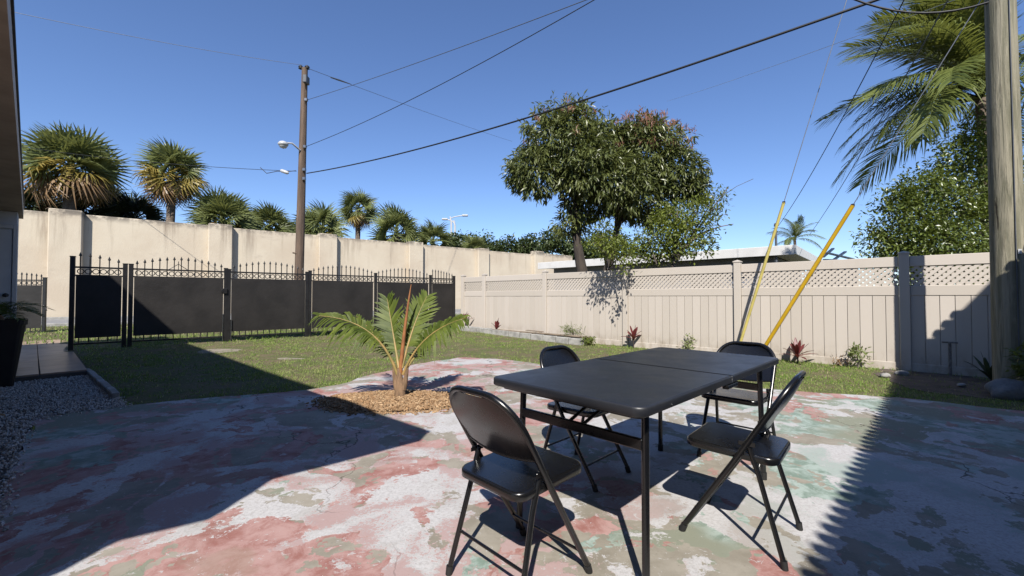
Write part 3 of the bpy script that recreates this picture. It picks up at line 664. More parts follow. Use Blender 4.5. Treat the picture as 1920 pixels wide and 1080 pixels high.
def back_sky_blocker():  # unseen house put behind the camera to hold back the bright sky
    t = thing('back_sky_blocker', 'unseen two storey block added behind the patio to cut sky light', 'house', (0, -12, 0))
    part('wall', MB().box((0, -11.5, 2.9), (18, 7, 5.9), .1, .02), 'housewall', t); rf = part('roof', MB().box((0, -11.5, 6.0), (18.8, 7.8, .25), .1, .02), 'shingle', t)
    for x in (-6, -2, 2, 6):
        w_ = part('window', MB().box((x, -8.0+.1*x, 4.2), (1.2, .12, 1.3), .1, .01), 'darkdoor', t); part('window_sill', MB().box((x, -7.9+.1*x, 3.48), (1.4, .16, .08), .1, .01), 'white', w_)
back_sky_blocker()

# ------------------------------------------------------------------ tiled walk, edging
def walk():
    t = thing('tile_walk', 'tan tile walk running along the white house', 'walkway', tuple(wp(10, 0, 0)))
    ang = math.atan2(WU.y, WU.x); g = .05
    c = wp(10.9, .15, 0); part('bed', MB().box((c.x, c.y, .005), (6.6, 1.7, .12), ang), 'grout', t)
    u = 7.64
    while u < 14.1:
        for v0, v1 in ((-.68, -.22), (-.21, .25), (.26, .72), (.73, .98)):
            c = wp(u+.45, (v0+v1)/2, 0); part('tile', MB().box((c.x, c.y, .077), (.892, v1-v0-.004, .022), ang, .003), 'tile', t)
        u += .9
    a, b = gp(163, 699), gp(218, 748); d = b-a; m = (a+b)/2
    for i in range(5):
        m = a+d*((i+.5)/5); 
        single('edging_stone', MB().box((m.x, m.y, .02), (d.length/5-.02, .07, .10), math.atan2(d.y, d.x)+random.uniform(-.03, .03), .008), 'concrete', 'narrow concrete edging piece between gravel and shaded lawn, %s from the tile walk' % ['first', 'second', 'third', 'fourth', 'fifth'][i], 'edging', 'edging pieces along the gravel')
walk()

# ------------------------------------------------------------------ folding table and chairs
def rrect(w_, l_, r, n=5, corners=(1, 1, 1, 1)):
    out = []
    for (cx, cy, a0), k in zip(((1, 1, 0), (-1, 1, 90), (-1, -1, 180), (1, -1, 270)), corners):
        rr = r if k else .004
        for i in range(n+1):
            a = R(a0+90*i/n); out.append((cx*(w_/2-rr)+rr*math.cos(a), cy*(l_/2-rr)+rr*math.sin(a)))
    return out
def slab(poly, z0, z1, bev=.012, n=3):
    b_ = MB(); c = np.mean(np.array(poly), 0); m = len(poly); rings = []
    prof = [(bev, z0), (0, z0+bev*.6)]+[(bev*(1-math.cos(R(90*i/n))), z1-bev+bev*math.sin(R(90*i/n))) for i in range(n+1)]
    V = []; Pp = np.array(poly)
    nx = np.roll(Pp, -1, 0)-np.roll(Pp, 1, 0); nr = np.stack([nx[:, 1], -nx[:, 0]], 1); nr /= np.linalg.norm(nr, axis=1, keepdims=True)
    for ins, z in prof:
        q = Pp-nr*ins; V += [(x, y, z) for x, y in q]
    k = len(prof); Fc = [(i*m+j, i*m+(j+1) % m, (i+1)*m+(j+1) % m, (i+1)*m+j) for i in range(k-1) for j in range(m)]
    b_.add(V, Fc, True); b_.add(V[-m:], [tuple(range(m))]); b_.add(V[:m], [tuple(range(m))[::-1]]); return b_
TC, TAZ, TL, TW, TZ = Vector((.82, 2.40, 0)), R(46), 1.79, .83, .765
def table():
    t = thing('folding_table', 'long black plastic folding table with a seam across the middle', 'table', TC, -TAZ)     # local +y along the long axis
    for sg in (-1, 1):
        cr = (1, 1, 0, 0) if sg > 0 else (0, 0, 1, 1)
        p = [(x, y+sg*(TL/4+.0005)) for x, y in rrect(TW, TL/2-.001, .05, 6, cr)]
        o = part('tabletop', slab(p, TZ-.040, TZ, .009), 'table', t, False)
        part('edge_frame', slab([(x*.93, y+sg*TL/4) for x, y in rrect(TW-.02, TL/2-.09, .03)], TZ-.058, TZ-.041, .003), 'table', o, False)
        yl = sg*.745
        for sx in (-1, 1):
            lg = part('leg', MB().tube([(sx*.335, yl-sg*.01, TZ-.05), (sx*.335, yl-sg*.01, TZ-.10), (sx*.345, yl+sg*.01, .03)], .0155, 12), 'chair', t, False)
            part('foot_cap', MB().tube([(sx*.345, yl+sg*.01, 0), (sx*.345, yl+sg*.01, .045)], .019, 12), 'rubber', lg, False)
            part('table_screw', MB().tube([(sx*TW/2, yl*.9, TZ-.026), (sx*(TW/2+.003), yl*.9, TZ-.026)], .005, 6), 'bolt', t, False)
        part('crossbar', MB().box((0, yl, TZ-.185), (.66, .018, .045), 0, .004), 'chair', t, False)
        part('brace', MB().tube([(.02, yl-sg*.01, TZ-.185), (.02, sg*.33, TZ-.066)], .008, 8).tube([(-.06, yl-sg*.01, TZ-.19), (-.06, sg*.36, TZ-.066)], .008, 8), 'chair', t, False)
        part('lock_ring', MB().tube([(.02+.03*math.cos(a), sg*.52, TZ-.12+.03*math.sin(a)) for a in np.linspace(0, 6.28, 13)], .005, 6), 'chair', t, False)
    for sx in (-1, 1): part('hinge', MB().box((sx*(TW/2-.01), 0, TZ-.05), (.03, .14, .02), 0, .003), 'chair', t, False)
    part('handle', MB().tube(bez((-.06, 0, TZ-.05), (0, 0, TZ-.16), (.06, 0, TZ-.05), 9), .007, 6), 'rubber', t, False)
table()
def chair(label, rear_mid, az, extra=0):
    """local +y is the way the sitter faces; origin on the floor in the middle of the feet"""
    fwd = Vector((math.sin(az), math.cos(az), 0)); o = Vector((rear_mid[0], rear_mid[1], 0))+fwd*.215
    t = thing('folding_chair', label, 'chair', o, -az, 'black metal folding chairs around the table')
    yb = lambda z: .215-.47*(z/.80); fr = MB(); pts = []
    W = .205; rc = .135; ztop = .80
    pts.append((-W+.012, .215, .02)); pts.append((-W, yb(.40), .40)); pts.append((-W, yb(ztop-rc), ztop-rc))
    for i in range(1, 9):
        a = R(180-90*i/8); pts.append((-W+rc+rc*math.cos(a), yb(ztop-rc+rc*math.sin(a)), ztop-rc+rc*math.sin(a)))
    pts += [(-x, y, z) for x, y, z in pts[::-1]]
    part('back_frame', fr.tube(pts, .0128, 10), 'chair', t, False)
    bp = MB(); nz_, nx_ = 7, 13; z0, z1 = .555, .788; V = []
    for i in range(nz_+1):
        z = z0+(z1-z0)*i/nz_; hw = W-.004 if z < ztop-rc else (W-rc)+math.sqrt(max(0, rc*rc-(z-(ztop-rc))**2))-.004
        for j in range(nx_+1):
            q = -1+2*j/nx_; V.append((hw*q, yb(z)-.016*(1-q*q)-.010*math.sin(math.pi*i/nz_), z-(.018*(1-q*q) if i == 0 else 0)))
    g = [(i*(nx_+1)+j, i*(nx_+1)+j+1, (i+1)*(nx_+1)+j+1, (i+1)*(nx_+1)+j) for i in range(nz_) for j in range(nx_)]
    bp.add(V, g, True); bp.add([(x, y-.004, z) for x, y, z in V], [f[::-1] for f in g], True)
    b = part('backrest', bp, 'chair', t, False)
    part('rolled_edge', MB().tube([(x, y-.002, z) for x, y, z in V[:nx_+1]], .006, 6), 'chair', b, False)
    st = part('seat', slab([(x*(1+.10*(y+.2)), y) for x, y in rrect(.372, .40, .055, 5)], -.038, 0, .011), 'chair', t, False); st.location = (0, .005, .455); st.rotation_euler = (R(2.2), 0, 0)
    for sx in (-1, 1):
        l = part('leg', MB().tube([(sx*.182, -.075, .50), (sx*.182, -.12, .36), (sx*.205, -.215, .02)], .0112, 10), 'chair', t, False)
        part('foot_cap', MB().tube([(sx*.2055, -.217, 0), (sx*.2047, -.213, .035)], .0145, 10), 'rubber', l, False)
        part('foot_cap', MB().tube([(sx*(W-.0125), .218, 0), (sx*(W-.012), .205, .035)], .016, 10), 'rubber', t, False)
        part('hinge_link', MB().box((sx*.194, -.075, .495), (.006, .07, .022), 0, .002), 'chair', t, False)
        part('rivet', MB().tube([(sx*.195, -.078, .49), (sx*.2, -.078, .49)], .006, 8), 'bolt', t, False)
    part('stretcher', MB().tube([(-.198, -.170, .17), (.198, -.170, .17)], .0065, 8), 'chair', t, False)
    part('stretcher', MB().tube([(-.198, yb(.125), .125), (.198, yb(.125), .125)], .0065, 8), 'chair', t, False)
    return t
chair('black folding chair nearest the camera, at the left end of the table', (-.12, 1.62), R(46))
chair('black folding chair on the right side of the table, in full view', (1.297, 1.95), R(-48))
chair('black folding chair on the far left side, tucked under the table', (.33, 2.95), R(135))
chair('black folding chair at the far right end of the table', (1.80, 3.22), R(225))

# ------------------------------------------------------------------ palms
def fan_mesh(mname, petiole=.75, blade=1.0, droop=.35, nseg=26, span=240, seed=0):
    r = random.Random(seed); b_ = MB(); b_.tube(bez((0, 0, 0), (0, petiole*.5, .02), (0, petiole, -.02), 4), [.03, .022, .016, .012], 4, False)
    for i in range(nseg):
        a = R(-span/2+span*(i+.5)/nseg+r.uniform(-2, 2)); L = blade*(1-.25*abs(a)/R(span/2))*r.uniform(.88, 1.05); d = Vector((math.sin(a), math.cos(a), 0)); sd = Vector((math.cos(a), -math.sin(a), 0))
        V = []; w0 = .062*blade
        for t, wd in ((.02, .3), (.35, .95), (.68, .8), (1.0, .06)):
            p = Vector((0, petiole, -.02))+d*(L*t*(1-.12*droop*t*t)); p.z += .10*L*abs(math.sin(a))*t - droop*L*t**2.6*r.uniform(.7, 1.3); fold = .25*wd*w0*(-1 if i % 2 else 1)
            V += [p-sd*(w0*wd*.5)+Vector((0, 0, fold)), p+sd*(w0*wd*.5)-Vector((0, 0, fold))]
        b_.add(V, [(0, 1, 3, 2), (2, 3, 5, 4), (4, 5, 7, 6)])
    me = mesh_from(mname, b_.arrays(), b_.f); me.materials.append(M[mname.split('.')[0]]); return me
FANS = {k: [fan_mesh(k, droop=dr, seed=i*7+j) for j in range(3)] for i, (k, dr) in enumerate((('fan_green', .35), ('fan_shade', .4), ('fan_yellow', .6), ('fan_brown', .85)))}
def cabbage_palm(label, cx, cy, rpx, Y, old=.3, dark=False, n=46, down=-45, base_z=.1, flat=1.0):
    c = at(cx, cy, Y); rad = rpx*Y/F; t = thing('cabbage_palm', label, 'palm tree', (c.x, c.y, base_z), 0, 'cabbage palms behind the tall wall')
    r = random.Random(int(cx*7+cy)); lean = Vector((r.uniform(-.3, .3), 0, 0))
    tr = MB(); zc = c.z-.22*rad; tr.tube([(c.x+lean.x, c.y, base_z-.1), (c.x+lean.x*.4, c.y, (zc+base_z)/2), (c.x, c.y, zc)], [.23*rad/2.6+.08, .19*rad/2.6+.06, .22*rad/2.6+.06], 10); part('trunk', tr, 'palmtrunk', t)
    for i in range(n):
        q = (i+.5)/n; el = R(82)+(R(down)-R(82))*q**.9; az = i*2.39996+r.uniform(-.25, .25)
        qq = q+r.uniform(-.10, .10); ty = 'fan_shade' if dark else ('fan_green' if qq < 1-old else ('fan_yellow' if qq < 1-old*.45 else 'fan_brown'))
        o = bpy.data.objects.new('frond', FANS[ty][r.randrange(3)]); COL.objects.link(o); o.parent = t; sc = rad/1.62*r.uniform(.85, 1.08)*(1 if q < .8 else .92); o.scale = (sc*1.15, sc, sc)
        o.location = (0, 0, zc-base_z+.15*rad*(1-q)); o.rotation_mode = 'QUATERNION'
        d = Vector((math.cos(az)*math.cos(el), math.sin(az)*math.cos(el), math.sin(el)*flat)); qd = Matrix(frames(np.array([d]), np.array([r.uniform(-1.3, 1.3)]))[0]); o.rotation_quaternion = qd.to_quaternion()
def wy(x, back=2.5):       # a depth just behind the tall wall on that bearing
    d = ray(x, 557); A = wl(0, -back); den = WDIR.x*(-d.y)+d.x*WDIR.y; s_ = (-A.x*(-d.y)-d.x*A.y)/den; return A.y+WDIR.y*s_
CP = [('largest cabbage palm at far left with a skirt of yellow fronds', 133, 306, 84, 3.2, .32, False, -42),
      ('second cabbage palm from the left on a bare trunk with orange brown skirt', 323, 320, 62, 3.5, .44, False, -52),
      ('palm crown coloured dark as shade, below and left of the largest palm', 62, 398, 62, 6, 0, True, -30),
      ('palm crown coloured dark as shade, just right of the largest palm trunk', 185, 392, 62, 7, 0, True, -30),
      ('palm crown coloured dark as shade, left of the bare trunked palm', 250, 405, 56, 6, 0, True, -35),
      ('low rounded palm with a dark core right of the bare trunked palm', 418, 408, 62, 3, .12, False, -35),
      ('small low palm left of the wooden utility pole', 506, 424, 50, 4, .06, False, -35),
      ('low palm drooping over the wall just right of the utility pole', 604, 426, 54, 2.4, .05, False, -55),
      ('slim mid distance palm standing tall on its trunk right of the pole', 672, 388, 41, 6, .30, False, -62),
      ('bushy bright palm right of the slim tall palm', 744, 430, 54, 3.4, .08, False, -50),
      ('palm hanging its fronds over the wall near the highway lamps', 812, 448, 42, 1.8, .15, False, -60),
      ('small far palm at the right of the highway lamps', 888, 465, 30, 6, .05, False, -35)]
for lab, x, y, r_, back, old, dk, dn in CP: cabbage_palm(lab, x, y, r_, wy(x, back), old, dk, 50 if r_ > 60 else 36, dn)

def pinnate(curve, n, leaf, width, up, droop=.5, fwd=.7, taper0=.35, stalk=.22, r0=.018, seed=0, vee=.25):
    """returns (rachis MB, leaflets MB) in world coordinates"""
    r = random.Random(seed); P = curve; k = len(P); ra = MB(); ra.tube(P, [r0*(.1+.9*(1-i/(k-1))**1.5) for i in range(k)], 6); lf = MB(); up = Vector(up)
    for i in range(n):
        t = stalk+(1-stalk)*(i+.5)/n; q = t*(k-1); a = min(int(q), k-2); p = P[a].lerp(P[a+1], q-a); T = (P[a+1]-P[a]).normalized(); sd = T.cross(up).normalized(); nn = sd.cross(T).normalized()
        s_ = (i+.5)/n; L = leaf*(taper0+(1-taper0)*min(1, s_*3.5))*(1 if s_ < .6 else 1-.55*(s_-.6)/.4)
        for sg in (-1, 1):
            d = (sd*sg*(1-.35*s_)+T*(fwd*(.6+.9*s_))+nn*vee+Vector((r.uniform(-.13, .13), r.uniform(-.13, .13), r.uniform(-.13, .13)))).normalized(); LL = L*r.uniform(.72, 1.12); wv = T.cross(d).normalized().cross(d).normalized(); wv = (T - d*T.dot(d)).normalized(); V = []
            for tt, wd in ((0, .45), (.35, 1), (.7, .8), (1, .05)):
                c = p+d*(LL*tt)+Vector((0, 0, -1))*(droop*LL*tt*tt*r.uniform(.8, 1.2)); V += [c-wv*width*wd*.5, c+wv*width*wd*.5]
            lf.add(V, [(0, 1, 3, 2), (2, 3, 5, 4), (4, 5, 7, 6)])
    return ra, lf
def young_palm():
    b = gp(752, 747, .05); Y0 = b.y; t = thing('young_palm', 'young palm with orange stalks growing in the mulch bed', 'palm tree', (b.x, b.y, .03))
    mpp = Y0/F; W_ = lambda x, y, dy=0: at(x, y, Y0+dy)
    part('trunk', MB().tube([W_(752, 748), W_(750, 738), W_(750, 722), W_(749, 708), W_(749, 690)], [.056, .060, .050, .036, .022], 12), 'sheath', t)
    for dx, tx in ((-.8, 738), (.9, 764)): part('leaf_sheath', MB().tube(bez(W_(750+dx*6, 730), W_(750+dx*14, 706), W_(tx, 684), 6), [.040, .034, .028, .022, .018, .013], 8), 'sheath', t)
    part('spear', MB().tube(bez(W_(750, 705), W_(757, 620), W_(771, 533), 8), [.026, .023, .021, .019, .017, .014, .010, .003], 8), 'redstem', t)
    up = (0, -.3, 1)
    specs = [  # base, control, tip (measured on site), depth swing, leaflets, leaf length, plane normal
        ((745, 702), (712, 598), (598, 592), (0, -.05, -.15), 26, .33, (0, -.6, .7), .75),
        ((756, 702), (786, 620), (872, 596), (0, -.05, -.20), 26, .33, (0, -.6, .7), .75),
        ((748, 690), (738, 630), (726, 560), (0, .10, .25), 26, .29, (0, -1, .1), .15),
        ((754, 690), (772, 610), (800, 556), (0, .08, .30), 26, .29, (0, -1, .1), .15),
        ((746, 700), (722, 640), (668, 592), (0, .3, .75), 22, .22, (0, -.5, .8), .5),
        ((756, 700), (788, 650), (838, 610), (0, .35, .85), 22, .22, (0, -.5, .8), .5)]
    for i, (p0, p1, p2, dy, n, lf, upv, dr) in enumerate(specs):
        cv = bez(W_(*p0, dy[0]), W_(*p1, dy[1]), W_(*p2, dy[2]), 12); ra, ll = pinnate(cv, n, lf, .032, upv, dr, .75, .45, .34 if i < 2 else .25, .019, i, .6 if i not in (2, 3) else .2)
        f = part('frond', ll, 'youngpalm', t); part('stalk', ra, 'stalk', f)
young_palm()
def coco_mesh():
    out = []
    for j, (arch, dr) in enumerate(((.10, .4), (.35, .55), (.75, .65))):
        cv = bez((0, 0, 0), (0, .55, .35-.2*arch), (0, 1.0, .1-.75*arch), 14); ra, ll = pinnate(cv, 74, .27, .0105, (0, 0, 1), dr, .6, .5, .14, .012, j+40); ll.add(ra.arrays(), ra.f)
        me = mesh_from('coconut_frond', ll.arrays(), ll.f); me.materials.append(M['coco']); out.append(me)
    return out
COCO = coco_mesh()
def coconut(label, cx, cy, Y, L, n, seed, spec=None, trunk_r=.13, base_z=0):
    c = at(cx, cy, Y); t = thing('coconut_palm', label, 'palm tree', (c.x, c.y, base_z)); r = random.Random(seed)
    part('trunk', MB().tube([(c.x+.5, c.y+.3, base_z-.1), (c.x+.2, c.y+.1, c.z*.55), (c.x, c.y, c.z)], [trunk_r*1.4, trunk_r, trunk_r*.9], 10), 'palmtrunk', t)
    for i in range(n):
        q = (i+.5)/n; el = R(80-85*q); az = i*2.39996+r.uniform(-.2, .2)
        if spec and i < len(spec): az, el, q = R(spec[i][0]), R(spec[i][1]), spec[i][2]
        o = bpy.data.objects.new('frond', COCO[min(2, int(q*3))]); COL.objects.link(o); o.parent = t; s_ = L*r.uniform(.88, 1.08); o.scale = (s_, s_, s_); o.location = (0, 0, c.z-base_z)
        d = Vector((math.cos(az)*math.cos(el), math.sin(az)*math.cos(el), math.sin(el))); o.rotation_mode = 'QUATERNION'; o.rotation_quaternion = Matrix(frames(np.array([d]), np.array([r.uniform(-.5, .5)]))[0]).to_quaternion()
coconut('coconut palm rising above the leafy tree at right, behind the near pole', 1840, 185, 10.5, 3.1, 36, 5, [(178, 40, .2), (172, 22, .2), (186, 8, .5), (150, 55, .2), (200, 62, .1), (165, 2, .5), (205, 28, .5), (120, 70, .1), (230, 45, .3), (182, -12, .5), (212, 0, .5), (158, 30, .2), (192, 50, .2), (168, 62, .1), (196, -20, .5), (240, 10, .5), (140, 15, .5), (225, 70, .1), (100, 50, .1), (180, 72, .1), (160, 48, .1), (210, 45, .2), (175, 55, .2), (188, 30, .2), (150, 38, .2)])
coconut('far palm top showing above the white roof edge', 1490, 450, 42, 2.6, 15, 9, None, .14)

# ------------------------------------------------------------------ broadleaf trees
def crown(name, lobes, nclust, leaves, size, wid, mat_, parent, droop=.5, seed=1, hollow=.55, spread=.16, kind=None):
    g = np.random.default_rng(seed); vol = np.array([l[1][0]*l[1][1]*l[1][2] for l in lobes])**.75; pick = g.choice(len(lobes), nclust, p=vol/vol.sum())
    C = np.array([tuple(l[0]) for l in lobes])[pick]; Rr = np.array([l[1] for l in lobes])[pick]
    d = g.normal(size=(nclust, 3)); d /= np.linalg.norm(d, axis=1, keepdims=True); rad = (hollow+(1-hollow)*g.random(nclust)**.6)*(1+.10*g.normal(size=nclust))
    P = C+d*Rr*rad[:, None]; n = nclust*leaves; ci = np.repeat(np.arange(nclust), leaves)
    f = g.normal(size=(n, 3))*.75+d[ci]*.75; f[:, 2] -= droop*1.3; p = P[ci]+g.normal(size=(n, 3))*spread*.5; s_ = size*g.uniform(.65, 1.15, n)
    me = scatter_mesh(name, LEAF_V, LEAF_F, p, frames(f, g.uniform(-1, 1, n)), np.stack([s_*wid, s_, s_*.6], 1)); return meshpart(name, me, mat_, parent, kind), P
def limbs(mb, base, tips, r0, trunk_top, seed=0):
    r = random.Random(seed); base = Vector(base); tt = Vector(trunk_top)
    mb.tube(bez(base, base.lerp(tt, .5)+Vector((r.uniform(-.08, .08), 0, 0)), tt, 7), [r0*(1.15-.5*i/6) for i in range(7)], 9)
    for tp in tips:
        tp = Vector(tp); s_ = base.lerp(tt, r.uniform(.65, 1.0)); m = s_.lerp(tp, .5)+Vector((r.uniform(-.2, .2), r.uniform(-.2, .2), r.uniform(0, .3))); cv = bez(s_, m, tp, 7)
        mb.tube(cv, [r0*.48*(1-.85*i/6)+.006 for i in range(7)], 6)
        for k in range(3):
            a = cv[3+k]; e = a+Vector((r.uniform(-1, 1), r.uniform(-1, 1), r.uniform(-.2, .9)))*(tp-s_).length*.28; mb.tube([a, a.lerp(e, .5)+Vector((0, 0, .05)), e], [r0*.16, r0*.1, .006], 5)
    return mb
def mango():
    Y = 13.0; m = Y/F; b = at(1094, 520, Y); b.z = 0; t = thing('mango_tree', 'large dark green tree with pinkish blossom tips behind the vinyl fence', 'tree', (b.x, b.y, 0))
    L = lambda x, y, rx, ry, dy=0, rz=None: (at(x, y, Y+dy), (rx*m, (rz or rx)*m*.85, ry*m))
    lob = [L(1058, 272, 80, 78), L(1010, 322, 56, 46, -.3), L(1105, 312, 66, 66, -.5), L(975, 325, 27, 30), L(1218, 292, 72, 66, .2), L(1262, 322, 58, 50), L(1165, 340, 62, 56, -.4), L(1292, 358, 32, 26), L(1205, 378, 62, 42, .3), L(1105, 375, 56, 42, .4), L(1066, 228, 40, 26), L(1205, 248, 50, 26), L(1235, 405, 34, 26, .2), L(1068, 420, 30, 26), L(1138, 268, 54, 46, .1), L(1308, 352, 22, 22)]
    _, P = crown('crown', lob, 2500, 14, .225, .25, 'mango', t, .7, 3, .45, .16)
    g = np.random.default_rng(5); hi = P[(P[:, 2] > at(1215, 300, Y).z) & ((P[:, 0] > at(1150, 300, Y).x) | (g.random(len(P)) < .10))]; sel = hi[g.choice(len(hi), min(130, len(hi)), False)]
    n = len(sel)*16; f = g.normal(size=(n, 3))*.55; f[:, 2] += 1.0; s_ = g.uniform(.09, .22, n)
    p = np.repeat(sel, 16, 0)+g.normal(size=(n, 3))*.05+np.array([0, -.10, .14])
    me = scatter_mesh('blossom', LEAF_V, LEAF_F, p, frames(f), np.stack([s_*.13, s_, s_], 1)); meshpart('blossom', me, 'blossom', t)
    mb = MB(); limbs(mb, at(1097, 535, Y), [at(1030, 330, Y), at(1060, 270, Y), at(1100, 340, Y), at(1105, 400, Y-.3)], .17, at(1078, 420, Y), 1)
    limbs(mb, at(1132, 530, Y+.3), [at(1200, 330, Y), at(1260, 350, Y), at(1165, 340, Y), at(1225, 280, Y), at(1290, 370, Y)], .13, at(1160, 410, Y+.2), 2)
    part('trunk', mb, 'bark', t)
mango()
def citrus():
    Y = 10.9; m = Y/F; b = at(1262, 530, Y); b.z = 0; t = thing('citrus_tree', 'yellow green citrus tree with bare twigs just behind the vinyl fence', 'tree', (b.x, b.y, 0))
    L = lambda x, y, rx, ry, dy=0: (at(x, y, Y+dy), (rx*m, rx*m*.8, ry*m))
    lob = [L(1235, 452, 46, 32), L(1290, 445, 46, 38, -.2), L(1262, 410, 40, 30), L(1315, 402, 30, 34), L(1225, 475, 34, 20), L(1345, 375, 16, 26), L(1325, 462, 18, 14)]
    crown('crown', lob, 640, 9, .105, .42, 'citrus', t, .25, 11, .35, .2)
    mb = MB(); limbs(mb, at(1262, 535, Y), [at(1340, 370, Y), at(1366, 350, Y), at(1310, 390, Y), at(1225, 440, Y), at(1240, 420, Y), at(1290, 415, Y), at(1375, 420, Y), at(1205, 470, Y), at(1330, 430, Y), at(1270, 395, Y)], .06, at(1265, 480, Y), 4)
    limbs(mb, at(1230, 530, Y), [at(1190, 460, Y), at(1215, 445, Y-.2), at(1260, 455, Y), at(1180, 480, Y), at(1300, 475, Y)], .045, at(1235, 490, Y), 8); part('trunk', mb, 'twig', t)
    Y = 10.2; b = at(1140, 545, 11.6); t = thing('citrus_sapling', 'small yellow green sapling leaning over the vinyl fence beside the tree trunk', 'tree', (b.x, b.y, 0)); m = Y/F
    lob = [(at(1128, 458, 10.3), (.42, .35, .30)), (at(1160, 470, 9.7), (.30, .30, .28)), (at(1140, 446, 9.35), (.32, .3, .36)), (at(1178, 470, 9.4), (.16, .16, .30)), (at(1172, 500, 9.15), (.07, .07, .18))]
    crown('crown', lob, 175, 9, .095, .42, 'citrus', t, .35, 13, .3, .16)
    mb = MB(); limbs(mb, (b.x, b.y, 0), [at(1120, 450, 10.2), at(1150, 455, 9.6), at(1145, 440, 9.3), at(1178, 480, 9.4), at(1174, 505, 9.2)], .04, at(1138, 490, 10.8), 6); part('trunk', mb, 'twig', t)
citrus()
def right_tree():
    Y = 9.4; m = Y/F; b = at(1775, 540, Y); b.z = 0; t = thing('leafy_tree', 'dense glossy green tree above the vinyl fence at right', 'tree', (b.x, b.y, 0))
    L = lambda x, y, rx, ry, dy=0: (at(x, y, Y+dy), (rx*m, rx*m*.8, ry*m))
    lob = [L(1700, 428, 62, 58), L(1660, 455, 42, 34), L(1760, 390, 74, 66, .2), L(1820, 345, 62, 66, .3), L(1845, 430, 70, 66), L(1765, 460, 80, 44, -.3), L(1905, 370, 60, 80, .4), L(1690, 382, 34, 34), L(1850, 285, 44, 44, .3), L(1800, 292, 44, 40, .2), L(1838, 250, 34, 34, .4), L(1730, 350, 40, 34), L(1690, 500, 60, 36), L(1770, 505, 60, 36), L(1850, 505, 60, 36)]
    crown('crown', lob, 2700, 11, .098, .45, 'ficus', t, .3, 21, .5, .2)
    mb = MB(); limbs(mb, (b.x, b.y, -.05), [at(1690, 420, Y), at(1650, 450, Y), at(1760, 370, Y), at(1830, 340, Y), at(1860, 420, Y), at(1720, 380, Y), at(1625, 430, Y), at(1900, 360, Y)], .10, at(1775, 470, Y), 5); part('trunk', mb, 'bark', t)
right_tree()
HT = [('rounded background tree behind the wall right of the highway lamps', 925, 458, 52, 30, 62), ('low background tree in the gap left of the mango trunk', 1000, 468, 44, 24, 66), ('background tree directly behind the mango tree trunk', 1060, 465, 48, 30, 60),
      ('broad background tree between the two mango trunks, above the roof', 1130, 462, 60, 32, 58), ('small round background tree behind the lamp post', 860, 462, 36, 24, 64), ('dark tree mass low behind the small palms', 560, 448, 60, 22, 50)]
for i, (lab, x, y, rx, ry, Y) in enumerate(HT):
    c = at(x, y, Y); m = Y/F; t = thing('background_tree', lab, 'tree', (c.x, c.y, .1), 0, 'trees beyond the tall wall'); g = random.Random(i)
    lob = [(at(x+g.uniform(-.6, .6)*rx, y+g.uniform(-.5, .8)*ry, Y+g.uniform(-2, 2)), (rx*m*g.uniform(.35, .6), rx*m*.5, ry*m*g.uniform(.45, .75))) for _ in range(7)]
    crown('crown', lob, 480, 8, .55, .5, 'hedge', t, .25, 50+i, .4, .7)
    part('trunk', MB().tube([(c.x, c.y, 0), (c.x+.1, c.y, c.z*.5), (c.x, c.y, c.z)], [.35, .28, .15], 8), 'bark', t)

# ------------------------------------------------------------------ utility poles, lamp, lines
MP = at(561, 557, 17.0); MPX = lambda y: 570.5-(y-125)*.0262
def mid_pole():
    t = thing('utility_pole', 'tall brown wooden utility pole beyond the black gate', 'utility pole', (MP.x, MP.y, .1))
    top = at(571.5, 128, 17); part('shaft', MB().tube([(MP.x-.05, MP.y, .0), (MP.x+.02, MP.y, 4), (top.x, top.y, top.z)], [.185, .165, .115], 14), 'oldwood', t)
    for dx in (-6, 6):
        p = at(570+dx, 130, 17); o = part('insulator', MB().lathe([(.04, 0), (.10, .03), (.05, .07), (.10, .10), (.06, .14), (.02, .17)], (p.x, p.y, p.z), 10), 'wire', t)
    p = at(574, 150, 16.85); part('bracket', MB().box(p, (.16, .3, .32), 0, .02), 'greywire', t)
    for y in (187, 275, 318, 335):
        p = at(MPX(y)+5, y, 16.86); part('clamp', MB().box(p, (.14, .10, .14), 0, .02), 'bolt', t)
    p = at(541, 520, 16.9); part('step', MB().tube([at(549, 474, 16.85), at(556, 475, 16.85)], .03, 6), 'oldwood', t)
    a = at(563, 282, 16.85); l = thing('street_lamp', 'pale street lamp on a short arm on the brown utility pole', 'street lamp', tuple(a))
    part('arm', MB().tube([a, at(556, 276, 16.7), at(548, 269, 16.5), at(539, 268, 16.4)], .035, 8), 'lampgrey', l)
    h = at(531, 271, 16.35); hd = part('lamp_head', MB().lathe([(.05, -.08), (.16, -.05), (.20, .02), (.14, .10), (.04, .14)], h, 12), 'lampgrey', l)
    part('lens', MB().lathe([(.02, -.16), (.12, -.12), (.15, -.055)], h, 12), 'white', hd)
mid_pole()
RP = at(1890, 557, 5.25); RP.z = 0
def near_pole():
    t = thing('utility_pole', 'thick grey green wooden utility pole at the right edge of the picture', 'utility pole', (RP.x, RP.y, 0))
    part('shaft', MB().tube([(RP.x+.02, RP.y, -.05), (RP.x+.01, RP.y, 1.5), (RP.x, RP.y, 4), (RP.x-.02, RP.y, 12)], [.160, .152, .140, .105], 20), 'pole', t)
    g = at(1862, 497, 5.48); part('ground_wire', MB().tube([(RP.x-.06, RP.y-.150, 0), (RP.x-.055, RP.y-.142, 3), (RP.x-.05, RP.y-.13, 7)], .006, 5), 'greywire', t)
    part('tag', MB().box((RP.x-.02, RP.y-.152, 1.72), (.045, .006, .06), 0, .002), 'lampgrey', t)
near_pole()
